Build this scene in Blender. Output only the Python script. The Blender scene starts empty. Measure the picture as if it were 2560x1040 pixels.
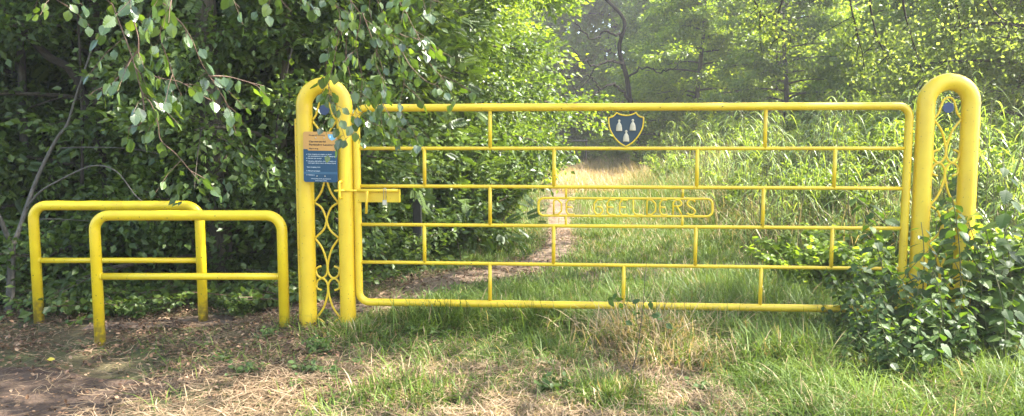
import bpy, math, random
import numpy as np
from mathutils import Vector, Matrix

# ------------------------------------------------------------------ camera, sky, sun, exposure
scn = bpy.context.scene
COL = scn.collection
F = 1850.0; PITCH = math.radians(4.94); EYE = 1.5
cam_d = bpy.data.cameras.new("camera"); cam = bpy.data.objects.new("camera", cam_d); COL.objects.link(cam)
cam_d.sensor_width = 36; cam_d.lens = 36 * F / 2560; cam_d.clip_start = 0.05; cam_d.clip_end = 2000
cam.location = (0, 0, EYE); cam.rotation_euler = (math.pi/2 - PITCH, 0, 0)
scn.camera = cam

SUN_AZ = math.radians(90)      # to the right of the view direction (+Y)
SUN_EL = math.radians(54)
w = bpy.data.worlds.new("World"); scn.world = w; w.use_nodes = True
wn = w.node_tree.nodes; bg = wn["Background"]
sky = wn.new("ShaderNodeTexSky"); sky.sky_type = 'NISHITA'; sky.sun_disc = False
sky.sun_elevation = SUN_EL; sky.sun_rotation = SUN_AZ
sky.air_density = 1.0; sky.dust_density = 2.0; sky.ozone_density = 1.0
w.node_tree.links.new(sky.outputs[0], bg.inputs[0]); bg.inputs[1].default_value = 0.15
sl = bpy.data.lights.new("sun", 'SUN'); sl.energy = 5.0; sl.angle = math.radians(0.6); sl.color = (1, 0.95, 0.86)
so = bpy.data.objects.new("sun", sl); COL.objects.link(so)
sdir = Vector((math.sin(SUN_AZ)*math.cos(SUN_EL), math.cos(SUN_AZ)*math.cos(SUN_EL), math.sin(SUN_EL)))
so.rotation_euler = sdir.to_track_quat('Z', 'Y').to_euler(); so.location = sdir * 60
scn.view_settings.view_transform = 'Standard'; scn.view_settings.look = 'None'
scn.view_settings.gamma = 1; scn.view_settings.exposure = 2.5
scn.cycles.max_bounces = 8; scn.cycles.transmission_bounces = 4; scn.cycles.diffuse_bounces = 4

# ------------------------------------------------------------------ measuring helpers
cp, sp = math.cos(PITCH), math.sin(PITCH)
def ray(u, v):
    x = (u-1280)/F; y = -(v-520)/F
    return Vector((x, cp + y*sp, -sp + y*cp))
def on_ground(u, v, z=0.0):
    d = ray(u, v); t = (z-EYE)/d.z
    return Vector((0, 0, EYE)) + d*t
def at_dist(u, v, Y):
    d = ray(u, v); return Vector((0, 0, EYE)) + d*(Y/d.y)
PL = on_ground(815, 815); PR = on_ground(2366, 841)
GD = (PR-PL); GD.z = 0; GLEN = GD.length; GD.normalize()
GN = Vector((GD.y, -GD.x, 0))                    # towards the camera
if GN.y > 0: GN = -GN
def on_gate(u, v):                               # -> (s along gate, z)
    d = ray(u, v); o = Vector((0, 0, EYE))
    t = (PL-o).dot(GN)/d.dot(GN); p = o + d*t
    return (p-PL).dot(GD), p.z
def gp(s, z, n=0.0):
    p = PL + GD*s + GN*n
    return Vector((p.x, p.y, z))
def gpix(u, v, n=0.0):
    s, z = on_gate(u, v); return gp(s, z, n)

rng = np.random.default_rng(7)

def sstep(x):
    x = np.clip(x, 0, 1); return x*x*(3-2*x)
def vnoise(x, y, seed=0):                        # smooth value noise 0..1
    x = np.asarray(x, float); y = np.asarray(y, float)
    xi = np.floor(x).astype(int); yi = np.floor(y).astype(int); fx = sstep(x-xi); fy = sstep(y-yi)
    def h(a, b):
        n = (a*374761393 + b*668265263 + seed*1274126177) & 0x7fffffff
        n = ((n ^ (n >> 13))*1274126177) & 0x7fffffff
        return ((n ^ (n >> 16)) & 0xffff)/65535.0
    return (h(xi, yi)*(1-fx)+h(xi+1, yi)*fx)*(1-fy) + (h(xi, yi+1)*(1-fx)+h(xi+1, yi+1)*fx)*fy
def fbm(x, y, seed=0):
    return (vnoise(x, y, seed) + .5*vnoise(x*2.1, y*2.1, seed+3) + .25*vnoise(x*4.3, y*4.3, seed+9))/1.75
def hgt(x, y):
    x = np.asarray(x, float); y = np.asarray(y, float)
    h = -0.17*sstep((-1.75-x)/1.0)
    h = h + 0.85*sstep((x-3.4-.02*y)/3.6)*sstep((y-7.5)/5.0)
    return h + 0.05*(fbm(x*1.1, y*1.1, 5)-.5)*sstep((np.abs(y-6)+np.abs(x)*.1-.0)/2)

# ------------------------------------------------------------------ mesh helpers
def link_mesh(name, verts, faces, mat, parent=None, smooth=False, rnd=None, origin=None):
    """verts Nx3 array in world space; faces: list of (M,k) int arrays"""
    me = bpy.data.meshes.new(name)
    verts = np.asarray(verts, dtype=np.float32)
    if origin is None:
        origin = Vector((0, 0, 0)) if parent is None else world_loc(parent)
    v = verts - np.array(origin, dtype=np.float32)
    if not isinstance(faces, (list, tuple)): faces = [faces]
    faces = [np.asarray(f, dtype=np.int32) for f in faces if len(f)]
    me.vertices.add(len(v)); me.vertices.foreach_set("co", v.ravel())
    loops = np.concatenate([f.ravel() for f in faces]); me.loops.add(len(loops)); me.loops.foreach_set("vertex_index", loops)
    tot = np.concatenate([np.full(len(f), f.shape[1], np.int32) for f in faces])
    st = np.concatenate([[0], np.cumsum(tot)[:-1]]).astype(np.int32)
    me.polygons.add(len(tot)); me.polygons.foreach_set("loop_start", st); me.polygons.foreach_set("loop_total", tot)
    me.polygons.foreach_set("use_smooth", np.full(len(tot), smooth, bool))
    if rnd is not None:
        a = me.attributes.new("rnd", 'FLOAT', 'POINT'); a.data.foreach_set("value", np.asarray(rnd, np.float32))
    me.update(calc_edges=True)
    if mat is not None: me.materials.append(mat)
    ob = bpy.data.objects.new(name, me); COL.objects.link(ob)
    if parent is not None:
        ob.parent = parent; ob.location = Vector(origin) - world_loc(parent)
    else: ob.location = origin
    return ob
def world_loc(o):
    p = Vector(o.location)
    while o.parent: o = o.parent; p += Vector(o.location)
    return p
def thing(name, label, cat, loc, group=None):
    o = bpy.data.objects.new(name, None); COL.objects.link(o); o.location = loc
    o.empty_display_size = .1
    o['label'] = label; o['category'] = cat
    if group: o['group'] = group
    return o
def tag(o, label, cat, group=None, kind=None):
    o['label'] = label; o['category'] = cat
    if group: o['group'] = group
    if kind: o['kind'] = kind
    return o

class Geo:
    def __init__(s): s.v = []; s.f = {3: [], 4: []}; s.n = 0; s.r = []
    def add(s, v, f, rnd=None):
        v = np.asarray(v, float).reshape(-1, 3)
        for ff in (f if isinstance(f, (list, tuple)) and len(f) and isinstance(f[0], np.ndarray) else [np.asarray(f)]):
            if len(ff): s.f[ff.shape[1]].append(ff + s.n)
        s.v.append(v); s.n += len(v)
        s.r.append(np.full(len(v), .5) if rnd is None else np.broadcast_to(np.asarray(rnd, float), (len(v),)))
        return s
    def link(s, name, mat, parent=None, smooth=False, origin=None):
        fs = [np.concatenate(s.f[k]) for k in (3, 4) if s.f[k]]
        return link_mesh(name, np.concatenate(s.v), fs, mat, parent, smooth, np.concatenate(s.r), origin)

def tube_vf(pts, r, seg=10, caps=True, closed=False):
    P = np.array([list(p) for p in pts], float); n = len(P)
    R = np.broadcast_to(np.asarray(r, float), (n,))
    if closed: T = np.roll(P, -1, 0)-np.roll(P, 1, 0)
    else:
        T = np.gradient(P, axis=0)
    T /= np.linalg.norm(T, axis=1)[:, None]+1e-12
    a = np.array([0, 0, 1.]) if abs(T[0, 2]) < .9 else np.array([1., 0, 0])
    N = np.cross(T[0], a); N /= np.linalg.norm(N); V = []
    ang = np.arange(seg)*2*math.pi/seg
    for i in range(n):
        N = N - T[i]*N.dot(T[i]); N /= np.linalg.norm(N)+1e-12; B = np.cross(T[i], N)
        V.append(P[i] + R[i]*(np.cos(ang)[:, None]*N + np.sin(ang)[:, None]*B))
    V = np.concatenate(V); F4 = []
    j = np.arange(seg); k = (j+1) % seg
    for i in range(n if closed else n-1):
        a0 = i*seg; b0 = ((i+1) % n)*seg
        F4.append(np.stack([a0+j, a0+k, b0+k, b0+j], 1))
    F4 = np.concatenate(F4); F3 = np.zeros((0, 3), int)
    if caps and not closed:
        V = np.concatenate([V, P[:1], P[-1:]]); c0 = n*seg
        F3 = np.concatenate([np.stack([np.full(seg, c0), k, j], 1), np.stack([np.full(seg, c0+1), (n-1)*seg+j, (n-1)*seg+k], 1)])
    return V, [F3, F4]
def fillet(pts, rad, n=7, closed=False):
    out = []; P = [Vector(p) for p in pts]; N = len(P)
    for i, p in enumerate(P):
        if not closed and i in (0, N-1): out.append(p); continue
        a = (P[i-1]-p); b = (P[(i+1) % N]-p); la, lb = a.length, b.length; a.normalize(); b.normalize()
        ang = a.angle(b)
        if ang > 3.1: out.append(p); continue
        d = min(rad/math.tan(ang/2), la*.49, lb*.49); rr = d*math.tan(ang/2)
        c = p + (a+b).normalized()*(rr/math.sin(ang/2)); s = p+a*d-c; e = p+b*d-c
        th = s.angle(e)
        for k in range(n+1):
            t = k/n; out.append(c + (s*math.sin((1-t)*th)+e*math.sin(t*th))/math.sin(th))
    return out
def spline(ctrl, n=6):
    P = [Vector(p) for p in ctrl]; P = [P[0]*2-P[1]]+P+[P[-1]*2-P[-2]]; out = []
    for i in range(1, len(P)-2):
        for k in range(n):
            t = k/n; p0, p1, p2, p3 = P[i-1:i+3]
            out.append(.5*((2*p1)+(p2-p0)*t+(2*p0-5*p1+4*p2-p3)*t*t+(3*p1-p0-3*p2+p3)*t**3))
    out.append(P[-2]); return out
def box_vf(c, ax, ay, az, hx, hy, hz):
    c, ax, ay, az = [np.array(list(q), float) for q in (c, ax, ay, az)]
    v = [c+ax*hx*i+ay*hy*j+az*hz*k for i in (-1, 1) for j in (-1, 1) for k in (-1, 1)]
    f = np.array([[0, 1, 3, 2], [4, 6, 7, 5], [0, 4, 5, 1], [2, 3, 7, 6], [0, 2, 6, 4], [1, 5, 7, 3]])
    return np.array(v), [f]
def bevel(o, wd=.004, seg=2):
    m = o.modifiers.new("bevel", 'BEVEL'); m.width = wd; m.segments = seg; m.limit_method = 'ANGLE'
def prism(outline, n0, n1, tf):
    """outline list of 2d pts; tf(a,b,n)->Vector"""
    k = len(outline); v = [list(tf(a, b, n0)) for a, b in outline]+[list(tf(a, b, n1)) for a, b in outline]
    j = np.arange(k); side = np.stack([j, (j+1) % k, (j+1) % k+k, j+k], 1)
    return np.array(v), j, side
def link_prism(name, outline, n0, n1, tf, mat, parent):
    v, j, side = prism(outline, n0, n1, tf); me = bpy.data.meshes.new(name)
    o3 = world_loc(parent)
    fs = [list(map(int, s)) for s in side]+[list(map(int, j[::-1])), list(map(int, j+len(j)))]
    me.from_pydata([tuple(Vector(q)-o3) for q in v], [], fs); me.update()
    me.materials.append(mat); ob = bpy.data.objects.new(name, me); COL.objects.link(ob); ob.parent = parent
    return ob

# ------------------------------------------------------------------ materials
def mat_base(name):
    m = bpy.data.materials.new(name); m.use_nodes = True
    n = m.node_tree.nodes; p = n["Principled BSDF"]; return m, n, m.node_tree.links, p
def ramp(n, stops):
    r = n.new("ShaderNodeValToRGB"); e = r.color_ramp.elements
    while len(e) < len(stops): e.new(.5)
    for q, (pos, c) in zip(e, stops): q.position = pos; q.color = (*c, 1)
    return r
def leaf_mat(name, stops, trans, tw=.45, rough=.45, spec=.5):
    m, n, l, p = mat_base(name)
    at = n.new("ShaderNodeAttribute"); at.attribute_name = "rnd"
    r = ramp(n, stops); l.new(at.outputs["Fac"], r.inputs[0]); l.new(r.outputs[0], p.inputs["Base Color"])
    p.inputs["Roughness"].default_value = rough; p.inputs["Specular IOR Level"].default_value = spec
    t = n.new("ShaderNodeBsdfTranslucent"); mx = n.new("ShaderNodeMixShader"); mx.inputs[0].default_value = tw
    mc = n.new("ShaderNodeMix"); mc.data_type = 'RGBA'; mc.blend_type = 'MULTIPLY'; mc.inputs[0].default_value = 1
    l.new(r.outputs[0], mc.inputs[6]); mc.inputs[7].default_value = (*trans, 1); l.new(mc.outputs[2], t.inputs[0])
    l.new(p.outputs[0], mx.inputs[1]); l.new(t.outputs[0], mx.inputs[2])
    l.new(mx.outputs[0], n["Material Output"].inputs[0]); return m
def noise_mat(name, c1, c2, scale=8, rough=.8, bump=.3, detail=6, stretch=None, bscale=None, spec=.3, c3=None):
    m, n, l, p = mat_base(name)
    tc = n.new("ShaderNodeTexCoord"); mp = n.new("ShaderNodeMapping"); l.new(tc.outputs["Object"], mp.inputs[0])
    if stretch: mp.inputs["Scale"].default_value = stretch
    t = n.new("ShaderNodeTexNoise"); t.inputs["Scale"].default_value = scale; t.inputs["Detail"].default_value = detail
    t.inputs["Roughness"].default_value = .65
    l.new(mp.outputs[0], t.inputs[0])
    st = [(.3, c1), (.7, c2)] if c3 is None else [(.3, c1), (.5, c2), (.7, c3)]
    r = ramp(n, st); l.new(t.outputs[0], r.inputs[0]); l.new(r.outputs[0], p.inputs["Base Color"])
    p.inputs["Roughness"].default_value = rough; p.inputs["Specular IOR Level"].default_value = spec
    if bump:
        t2 = n.new("ShaderNodeTexNoise"); t2.inputs["Scale"].default_value = bscale or scale*3; t2.inputs["Detail"].default_value = 5
        l.new(mp.outputs[0], t2.inputs[0]); b = n.new("ShaderNodeBump"); b.inputs["Strength"].default_value = bump; b.inputs["Distance"].default_value = .02
        l.new(t2.outputs[0], b.inputs["Height"]); l.new(b.outputs[0], p.inputs["Normal"])
    return m
def flat_mat(name, c, rough=.5, metal=0, spec=.5):
    m, n, l, p = mat_base(name); p.inputs["Base Color"].default_value = (*c, 1)
    p.inputs["Roughness"].default_value = rough; p.inputs["Metallic"].default_value = metal; p.inputs["Specular IOR Level"].default_value = spec
    return m
def paint_mat(name, c, stain=True):
    """glossy yellow gloss paint over steel with brush unevenness, specks and soil splashed on the lowest part"""
    m, n, l, p = mat_base(name)
    tc = n.new("ShaderNodeTexCoord"); geo = n.new("ShaderNodeNewGeometry")
    t = n.new("ShaderNodeTexNoise"); t.inputs["Scale"].default_value = 5; t.inputs["Detail"].default_value = 5; l.new(geo.outputs["Position"], t.inputs[0])
    r = ramp(n, [(.3, (c[0]*.86, c[1]*.80, c[2]*.8)), (.68, c)]); l.new(t.outputs[0], r.inputs[0])
    t2 = n.new("ShaderNodeTexNoise"); t2.inputs["Scale"].default_value = 55; t2.inputs["Detail"].default_value = 3; l.new(geo.outputs["Position"], t2.inputs[0])
    r2 = ramp(n, [(.685, (0, 0, 0)), (.72, (1, 1, 1))]); l.new(t2.outputs[0], r2.inputs[0])
    mx = n.new("ShaderNodeMix"); mx.data_type = 'RGBA'; l.new(r2.outputs[0], mx.inputs[0]); l.new(r.outputs[0], mx.inputs[6]); mx.inputs[7].default_value = (.10, .065, .02, 1)
    # soil splash near the ground
    sx = n.new("ShaderNodeSeparateXYZ"); l.new(geo.outputs["Position"], sx.inputs[0])
    mr = n.new("ShaderNodeMapRange"); mr.inputs[1].default_value = .32; mr.inputs[2].default_value = -.12; mr.inputs[3].default_value = 0; mr.inputs[4].default_value = 1
    l.new(sx.outputs[2], mr.inputs[0])
    t3 = n.new("ShaderNodeTexNoise"); t3.inputs["Scale"].default_value = 26; t3.inputs["Detail"].default_value = 6; l.new(geo.outputs["Position"], t3.inputs[0])
    mu = n.new("ShaderNodeMath"); mu.operation = 'MULTIPLY'; l.new(mr.outputs[0], mu.inputs[0]); l.new(t3.outputs[0], mu.inputs[1])
    r3 = ramp(n, [(.28, (0, 0, 0)), (.5, (.75, .75, .75))]); l.new(mu.outputs[0], r3.inputs[0])
    m3 = n.new("ShaderNodeMix"); m3.data_type = 'RGBA'; l.new(r3.outputs[0], m3.inputs[0]); l.new(mx.outputs[2], m3.inputs[6]); m3.inputs[7].default_value = (.20, .14, .04, 1)
    l.new(m3.outputs[2], p.inputs["Base Color"])
    rr = n.new("ShaderNodeMapRange"); rr.inputs[3].default_value = .28; rr.inputs[4].default_value = .5; l.new(t.outputs[0], rr.inputs[0]); l.new(rr.outputs[0], p.inputs["Roughness"])
    b = n.new("ShaderNodeBump"); b.inputs["Strength"].default_value = .25; b.inputs["Distance"].default_value = .004
    t4 = n.new("ShaderNodeTexNoise"); t4.inputs["Scale"].default_value = 38; t4.inputs["Detail"].default_value = 4; l.new(geo.outputs["Position"], t4.inputs[0])
    l.new(t4.outputs[0], b.inputs["Height"]); l.new(b.outputs[0], p.inputs["Normal"]); return m

G0, G1 = (.018, .045, .012), (.055, .105, .022)
M = {
 'yellow': paint_mat("yellow_paint", (.75, .515, .020)),
 'yellow_rail': paint_mat("barrier_paint", (.75, .545, .012)),
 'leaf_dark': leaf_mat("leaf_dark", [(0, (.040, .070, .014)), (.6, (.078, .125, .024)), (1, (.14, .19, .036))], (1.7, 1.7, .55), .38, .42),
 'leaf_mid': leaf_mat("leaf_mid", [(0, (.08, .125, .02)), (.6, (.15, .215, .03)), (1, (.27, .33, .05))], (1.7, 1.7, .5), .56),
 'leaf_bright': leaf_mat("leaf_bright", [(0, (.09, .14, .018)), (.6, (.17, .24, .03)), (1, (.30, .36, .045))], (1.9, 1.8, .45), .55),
 'leaf_grey': leaf_mat("leaf_grey", [(0, (.10, .13, .035)), (.6, (.19, .235, .06)), (1, (.34, .38, .12))], (1.6, 1.6, .6), .6),
 'birch_leaf': leaf_mat("birch_leaf", [(0, (.038, .07, .024)), (.6, (.065, .11, .032)), (1, (.12, .17, .045))], (2.2, 2.2, .35), .4, .27, 1.0),
 'nettle_leaf': leaf_mat("nettle_leaf", [(0, (.034, .062, .017)), (.6, (.062, .108, .026)), (1, (.12, .17, .04))], (1.9, 2.0, .4), .38, .5, .35),
 'reed_leaf': leaf_mat("reed_leaf", [(0, (.10, .15, .035)), (.6, (.20, .27, .07)), (1, (.36, .40, .16))], (1.7, 1.7, .5), .4, .4, .5),
 'grass': leaf_mat("grass", [(0, (.055, .090, .014)), (.3, (.105, .165, .022)), (.5, (.17, .23, .04)), (.62, (.20, .155, .07)), (.8, (.33, .24, .13)), (1, (.52, .39, .25))], (1.4, 1.35, .6), .35, .5, .3),
 'thatch': leaf_mat('thatch', [(0, (.05, .09, .016)), (.6, (.08, .052, .028)), (.82, (.18, .125, .072)), (1, (.38, .28, .18))], (1.2, 1.1, .6), .2, .6, .25),
 'litter': leaf_mat("leaf_litter", [(0, (.04, .022, .012)), (.5, (.12, .062, .032)), (.85, (.22, .13, .07)), (1, (.34, .23, .14))], (1, .8, .5), .1, .6, .3),
 'soil': None,
 'bark': noise_mat("bark", (.035, .028, .018), (.12, .10, .07), 9, .9, .8, stretch=(4, 4, 1), bscale=22),
 'bark_grey': noise_mat("bark_grey", (.06, .052, .04), (.15, .135, .11), 14, .85, .6, stretch=(3, 3, 1)),
 'bark_black': noise_mat("bark_black", (.006, .005, .004), (.02, .017, .013), 12, .95, .3, spec=.1),
 'bark_dark': noise_mat("bark_dark", (.018, .014, .010), (.05, .04, .03), 12, .9, .5),
 'twig': noise_mat("twig", (.08, .045, .03), (.17, .11, .075), 30, .7, .2),
 'stem': noise_mat("stem", (.07, .10, .03), (.16, .13, .06), 30, .7, .1),
 'straw': noise_mat("straw", (.30, .22, .12), (.48, .38, .24), 30, .7, .1),
 'dark_wood': noise_mat("dark_wood", (.012, .012, .010), (.03, .03, .026), 20, .7, .4, stretch=(5, 5, 1)),
 'birch_bark': noise_mat("birch_bark", (.10, .09, .08), (.62, .60, .55), 6, .7, .4, stretch=(1, 1, 4)),
}
# ------------------------------------------------------------------ ground
def soil_mat(name, base, light, moss):
    m, n, l, p = mat_base(name); geo = n.new("ShaderNodeNewGeometry")
    t = n.new("ShaderNodeTexNoise"); t.inputs["Scale"].default_value = 3.5; t.inputs["Detail"].default_value = 10; t.inputs["Roughness"].default_value = .75; l.new(geo.outputs["Position"], t.inputs[0])
    r = ramp(n, [(.28, base), (.5, tuple((a+b)/2 for a, b in zip(base, light))), (.72, light)]); l.new(t.outputs[0], r.inputs[0])
    t2 = n.new("ShaderNodeTexNoise"); t2.inputs["Scale"].default_value = .9; t2.inputs["Detail"].default_value = 5; l.new(geo.outputs["Position"], t2.inputs[0])
    r2 = ramp(n, [(.45, (0, 0, 0)), (.62, (1, 1, 1))]); l.new(t2.outputs[0], r2.inputs[0])
    mx = n.new("ShaderNodeMix"); mx.data_type = 'RGBA'; l.new(r2.outputs[0], mx.inputs[0]); l.new(r.outputs[0], mx.inputs[6]); mx.inputs[7].default_value = (*moss, 1)
    l.new(mx.outputs[2], p.inputs["Base Color"]); p.inputs["Roughness"].default_value = .95; p.inputs["Specular IOR Level"].default_value = .15
    b = n.new("ShaderNodeBump"); b.inputs["Strength"].default_value = .9; b.inputs["Distance"].default_value = .03
    t3 = n.new("ShaderNodeTexNoise"); t3.inputs["Scale"].default_value = 28; t3.inputs["Detail"].default_value = 8; l.new(geo.outputs["Position"], t3.inputs[0])
    l.new(t3.outputs[0], b.inputs["Height"]); l.new(b.outputs[0], p.inputs["Normal"]); return m
M['ground'] = soil_mat("ground_soil", (.045, .036, .018), (.12, .10, .05), (.06, .08, .028))
M['path'] = soil_mat("path_soil", (.085, .058, .038), (.24, .175, .13), (.15, .11, .075))
M['dirt'] = soil_mat("dirt_soil", (.045, .029, .020), (.11, .076, .055), (.065, .043, .032))

def warp(n, lim, c, k): 
    t = np.linspace(-1, 1, n); return c + lim*np.sinh(t*k)/math.sinh(k)
gx = warp(240, 150, 0, 4.6); gy = warp(260, 150, 6, 4.6)
X, Y = np.meshgrid(gx, gy); Z = hgt(X, Y)
nx, ny = len(gx), len(gy); idx = np.arange(nx*ny).reshape(ny, nx)
ob = link_mesh("ground", np.stack([X.ravel(), Y.ravel(), Z.ravel()], 1),
     np.stack([idx[:-1, :-1].ravel(), idx[:-1, 1:].ravel(), idx[1:, 1:].ravel(), idx[1:, :-1].ravel()], 1), M['ground'], smooth=True)
ob['kind'] = 'structure'
# path: centre line read off the ground, widths in metres
PC = [(-3.9, 6.7, .55), (-2.7, 6.9, .6), (-1.9, 6.75, .55)]
for (u, v, wd) in [(930, 772, .62), (1010, 745, .72), (1120, 703, .85), (1250, 682, .8), (1350, 655, .62), (1392, 615, .55), (1400, 570, .55),
                   (1393, 525, .6), (1396, 490, .65), (1410, 460, .7), (1425, 435, .65), (1433, 415, .7), (1437, 402, .8)]:
    q = on_ground(u, v); PC.append((q.x, q.y, wd))
PC.append((5.5, 75, .8)); PC.append((6, 110, .8))
pc = np.array([list(q) for q in spline([Vector(p) for p in PC], 10)]); pc[:, 2] *= .72+.25*(vnoise(np.arange(len(pc))*.35, np.zeros(len(pc)), 4)-.5)
def path_dist(x, y):
    x = np.asarray(x, float).ravel(); y = np.asarray(y, float).ravel(); best = np.full(len(x), 1e9)
    for i in range(len(pc)-1):
        a = pc[i, :2]; b = pc[i+1, :2]; d = b-a; L = d.dot(d)+1e-9
        t = np.clip(((x-a[0])*d[0]+(y-a[1])*d[1])/L, 0, 1)
        dd = np.hypot(x-a[0]-t*d[0], y-a[1]-t*d[1]) - (pc[i, 2]*(1-t)+pc[i+1, 2]*t)/2
        best = np.minimum(best, dd)
    return best
nseg = len(pc); T = np.gradient(pc[:, :2], axis=0); T /= np.linalg.norm(T, axis=1)[:, None]; NN = np.stack([-T[:, 1], T[:, 0]], 1)
V = []; K = 9
for i in range(nseg):
    for k in range(K):
        s = (k/(K-1)-.5)*pc[i, 2]*(1+.25*(vnoise(i*.5, k*.8, 3)-.5))
        q = pc[i, :2]+NN[i]*s; V.append((q[0], q[1], float(hgt(q[0], q[1]))+.012-.008*(abs(k-(K-1)/2)/((K-1)/2))**2))
ii = np.arange(nseg*K).reshape(nseg, K)
ob = link_mesh("path", V, np.stack([ii[:-1, :-1].ravel(), ii[:-1, 1:].ravel(), ii[1:, 1:].ravel(), ii[1:, :-1].ravel()], 1), M['path'], smooth=True); ob['kind'] = 'structure'
# bare trodden earth in the left foreground
BP = []
for k in range(64):
    a = k/64*2*math.pi; q = 1+.18*math.sin(3*a+1)+.1*math.sin(7*a)
    BP.append((-4.3+1.95*q*math.cos(a), 4.55+1.05*q*math.sin(a)))
rings = 14; V = []; 
for r_ in range(rings+1):
    for (bx, by) in BP:
        t = r_/rings; x = -4.3+(bx+4.3)*t; y = 4.55+(by-4.55)*t; V.append((x, y, float(hgt(x, y))+.010-.006*t**3))
ii = np.arange((rings+1)*64).reshape(rings+1, 64); i2 = np.roll(ii, -1, 1)
ob = link_mesh("dirt_patch", V, np.stack([ii[:-1].ravel(), ii[1:].ravel(), i2[1:].ravel(), i2[:-1].ravel()], 1), M['dirt'], smooth=True); ob['kind'] = 'structure'
def dirt_d(x, y): return np.hypot((x+4.3)/1.95, (y-4.55)/1.05)

# ------------------------------------------------------------------ instancing of leaf templates
def rot_frames(axis, nrm):
    a = axis/np.linalg.norm(axis, axis=1)[:, None]; n = nrm - a*np.sum(a*nrm, 1)[:, None]; n /= np.linalg.norm(n, axis=1)[:, None]+1e-9
    return np.cross(a, n), a, n
def inst(tv, tf, pos, axis, nrm, scale, rnd):
    """tv: kx3 (x side, y along, z up)"""
    tv = np.asarray(tv, float); N = len(pos); k = len(tv); s, a, n = rot_frames(axis, nrm)
    sc = np.broadcast_to(np.asarray(scale, float), (N,))[:, None, None]
    V = pos[:, None]+sc*(tv[None, :, 0:1]*s[:, None]+tv[None, :, 1:2]*a[:, None]+tv[None, :, 2:3]*n[:, None])
    fs = []
    for f in tf:
        f = np.asarray(f); fs.append((f[None]+(np.arange(N)*k)[:, None, None]).reshape(-1, f.shape[1]))
    return V.reshape(-1, 3), fs, np.repeat(rnd, k)
KITE = ([(0, 0, 0), (-.32, .42, .07), (0, 1, -.04), (.32, .42, .07)], [[(0, 3, 2), (0, 2, 1)]])
LOBE = ([(0, 0, 0), (-.42, .22, .05), (-.2, .42, .03), (-.5, .66, .06), (-.13, .72, .0), (0, 1.05, -.08), (.13, .72, 0), (.5, .66, .06), (.2, .42, .03), (.42, .22, .05)],
        [[(0, 2, 1), (0, 8, 2), (0, 9, 8), (2, 4, 3), (2, 8, 4), (8, 6, 4), (8, 7, 6), (4, 6, 5)]])
def serr_leaf(n=7, wid=.4, peak=.32, tip=1.0, droop=.16):
    """ovate toothed leaf folded along the midrib, with short stalk"""
    V = []; fs = []
    ts = np.linspace(0, 1, n+1)
    for t in ts: V.append((0, t*tip, -droop*t*t))
    side = {}
    for sgn in (-1, 1):
        prev = 0; row = []
        for i in range(n):
            t = (i+.55)/n; wv = wid*(math.sin(min(1, t/peak)*math.pi/2) if t < peak else max(0, math.cos((t-peak)/(1-peak)*math.pi/2))**.85)
            V.append((sgn*(wv+.025), (t+.05)*tip, .09*wv-droop*t*t)); row.append(len(V)-1)   # tooth
            V.append((sgn*max(.01, wv-.02), (t+.09)*tip, .08*wv-droop*t*t)); row.append(len(V)-1)
        side[sgn] = row
        for i in range(n):
            a, b = row[2*i], row[2*i+1]; m0, m1 = i, i+1
            pv = row[2*i-1] if i > 0 else 0
            tri = [(m0, pv, a), (m0, a, b), (m0, b, m1)] if i > 0 else [(0, a, b), (0, b, 1)]
            for q in tri: fs.append(q if sgn > 0 else (q[0], q[2], q[1]))
    k = len(V); V += [(-.012, -.35, .03), (.012, -.35, .03), (.012, .02, 0), (-.012, .02, 0)]; fs += [(k, k+1, k+2), (k, k+2, k+3)]
    return V, [fs]
SERR = serr_leaf(); NETT = serr_leaf(8, .34, .25, 1, .2)

def pinnate(n=6):
    V = [(0, 0, 0), (.012, 0, 0), (.006, 1, -.12)]; fs = [(0, 1, 2)]
    for i in range(n):
        for sg in (-1, 1):
            y = .18+.75*i/n; L = .34*(1-.35*abs(i/n-.4)); b = len(V); dx, dy = sg*.86, .5; zz = -.12*y*y
            V += [(0, y, zz), (sg*L*.5*.86-sg*.07, y+L*.5*.5+.085, zz+.02), (sg*L*.86, y+L*.5, zz-.05), (sg*L*.5*.86+sg*.07, y+L*.5*.5-.085, zz+.02)]
            fs += [(b, b+3, b+2), (b, b+2, b+1)] if sg > 0 else [(b, b+2, b+3), (b, b+1, b+2)]
    b = len(V); V += [(0, .95, -.1), (-.07, 1.08, -.12), (0, 1.28, -.17), (.07, 1.08, -.12)]; fs += [(b, b+3, b+2), (b, b+2, b+1)]
    return V, [fs]
PINN = pinnate()
def rand_unit(n): 
    v = rng.normal(size=(n, 3)); return v/np.linalg.norm(v, axis=1)[:, None]
def leafset(pos, out, size, tmpl, droop=.35, flat=.6, light=None):
    """out: preferred outward direction per leaf"""
    N = len(pos); ax = out + .75*rand_unit(N); ax[:, 2] -= droop
    nr = rand_unit(N)*.6; nr[:, 2] += flat
    sc = size*(.65+.7*rng.random(N)); rn = rng.random(N) if light is None else np.clip(light+.35*(rng.random(N)-.5), 0, 1)
    return inst(tmpl[0], tmpl[1], pos, ax, nr, sc, rn)

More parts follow.
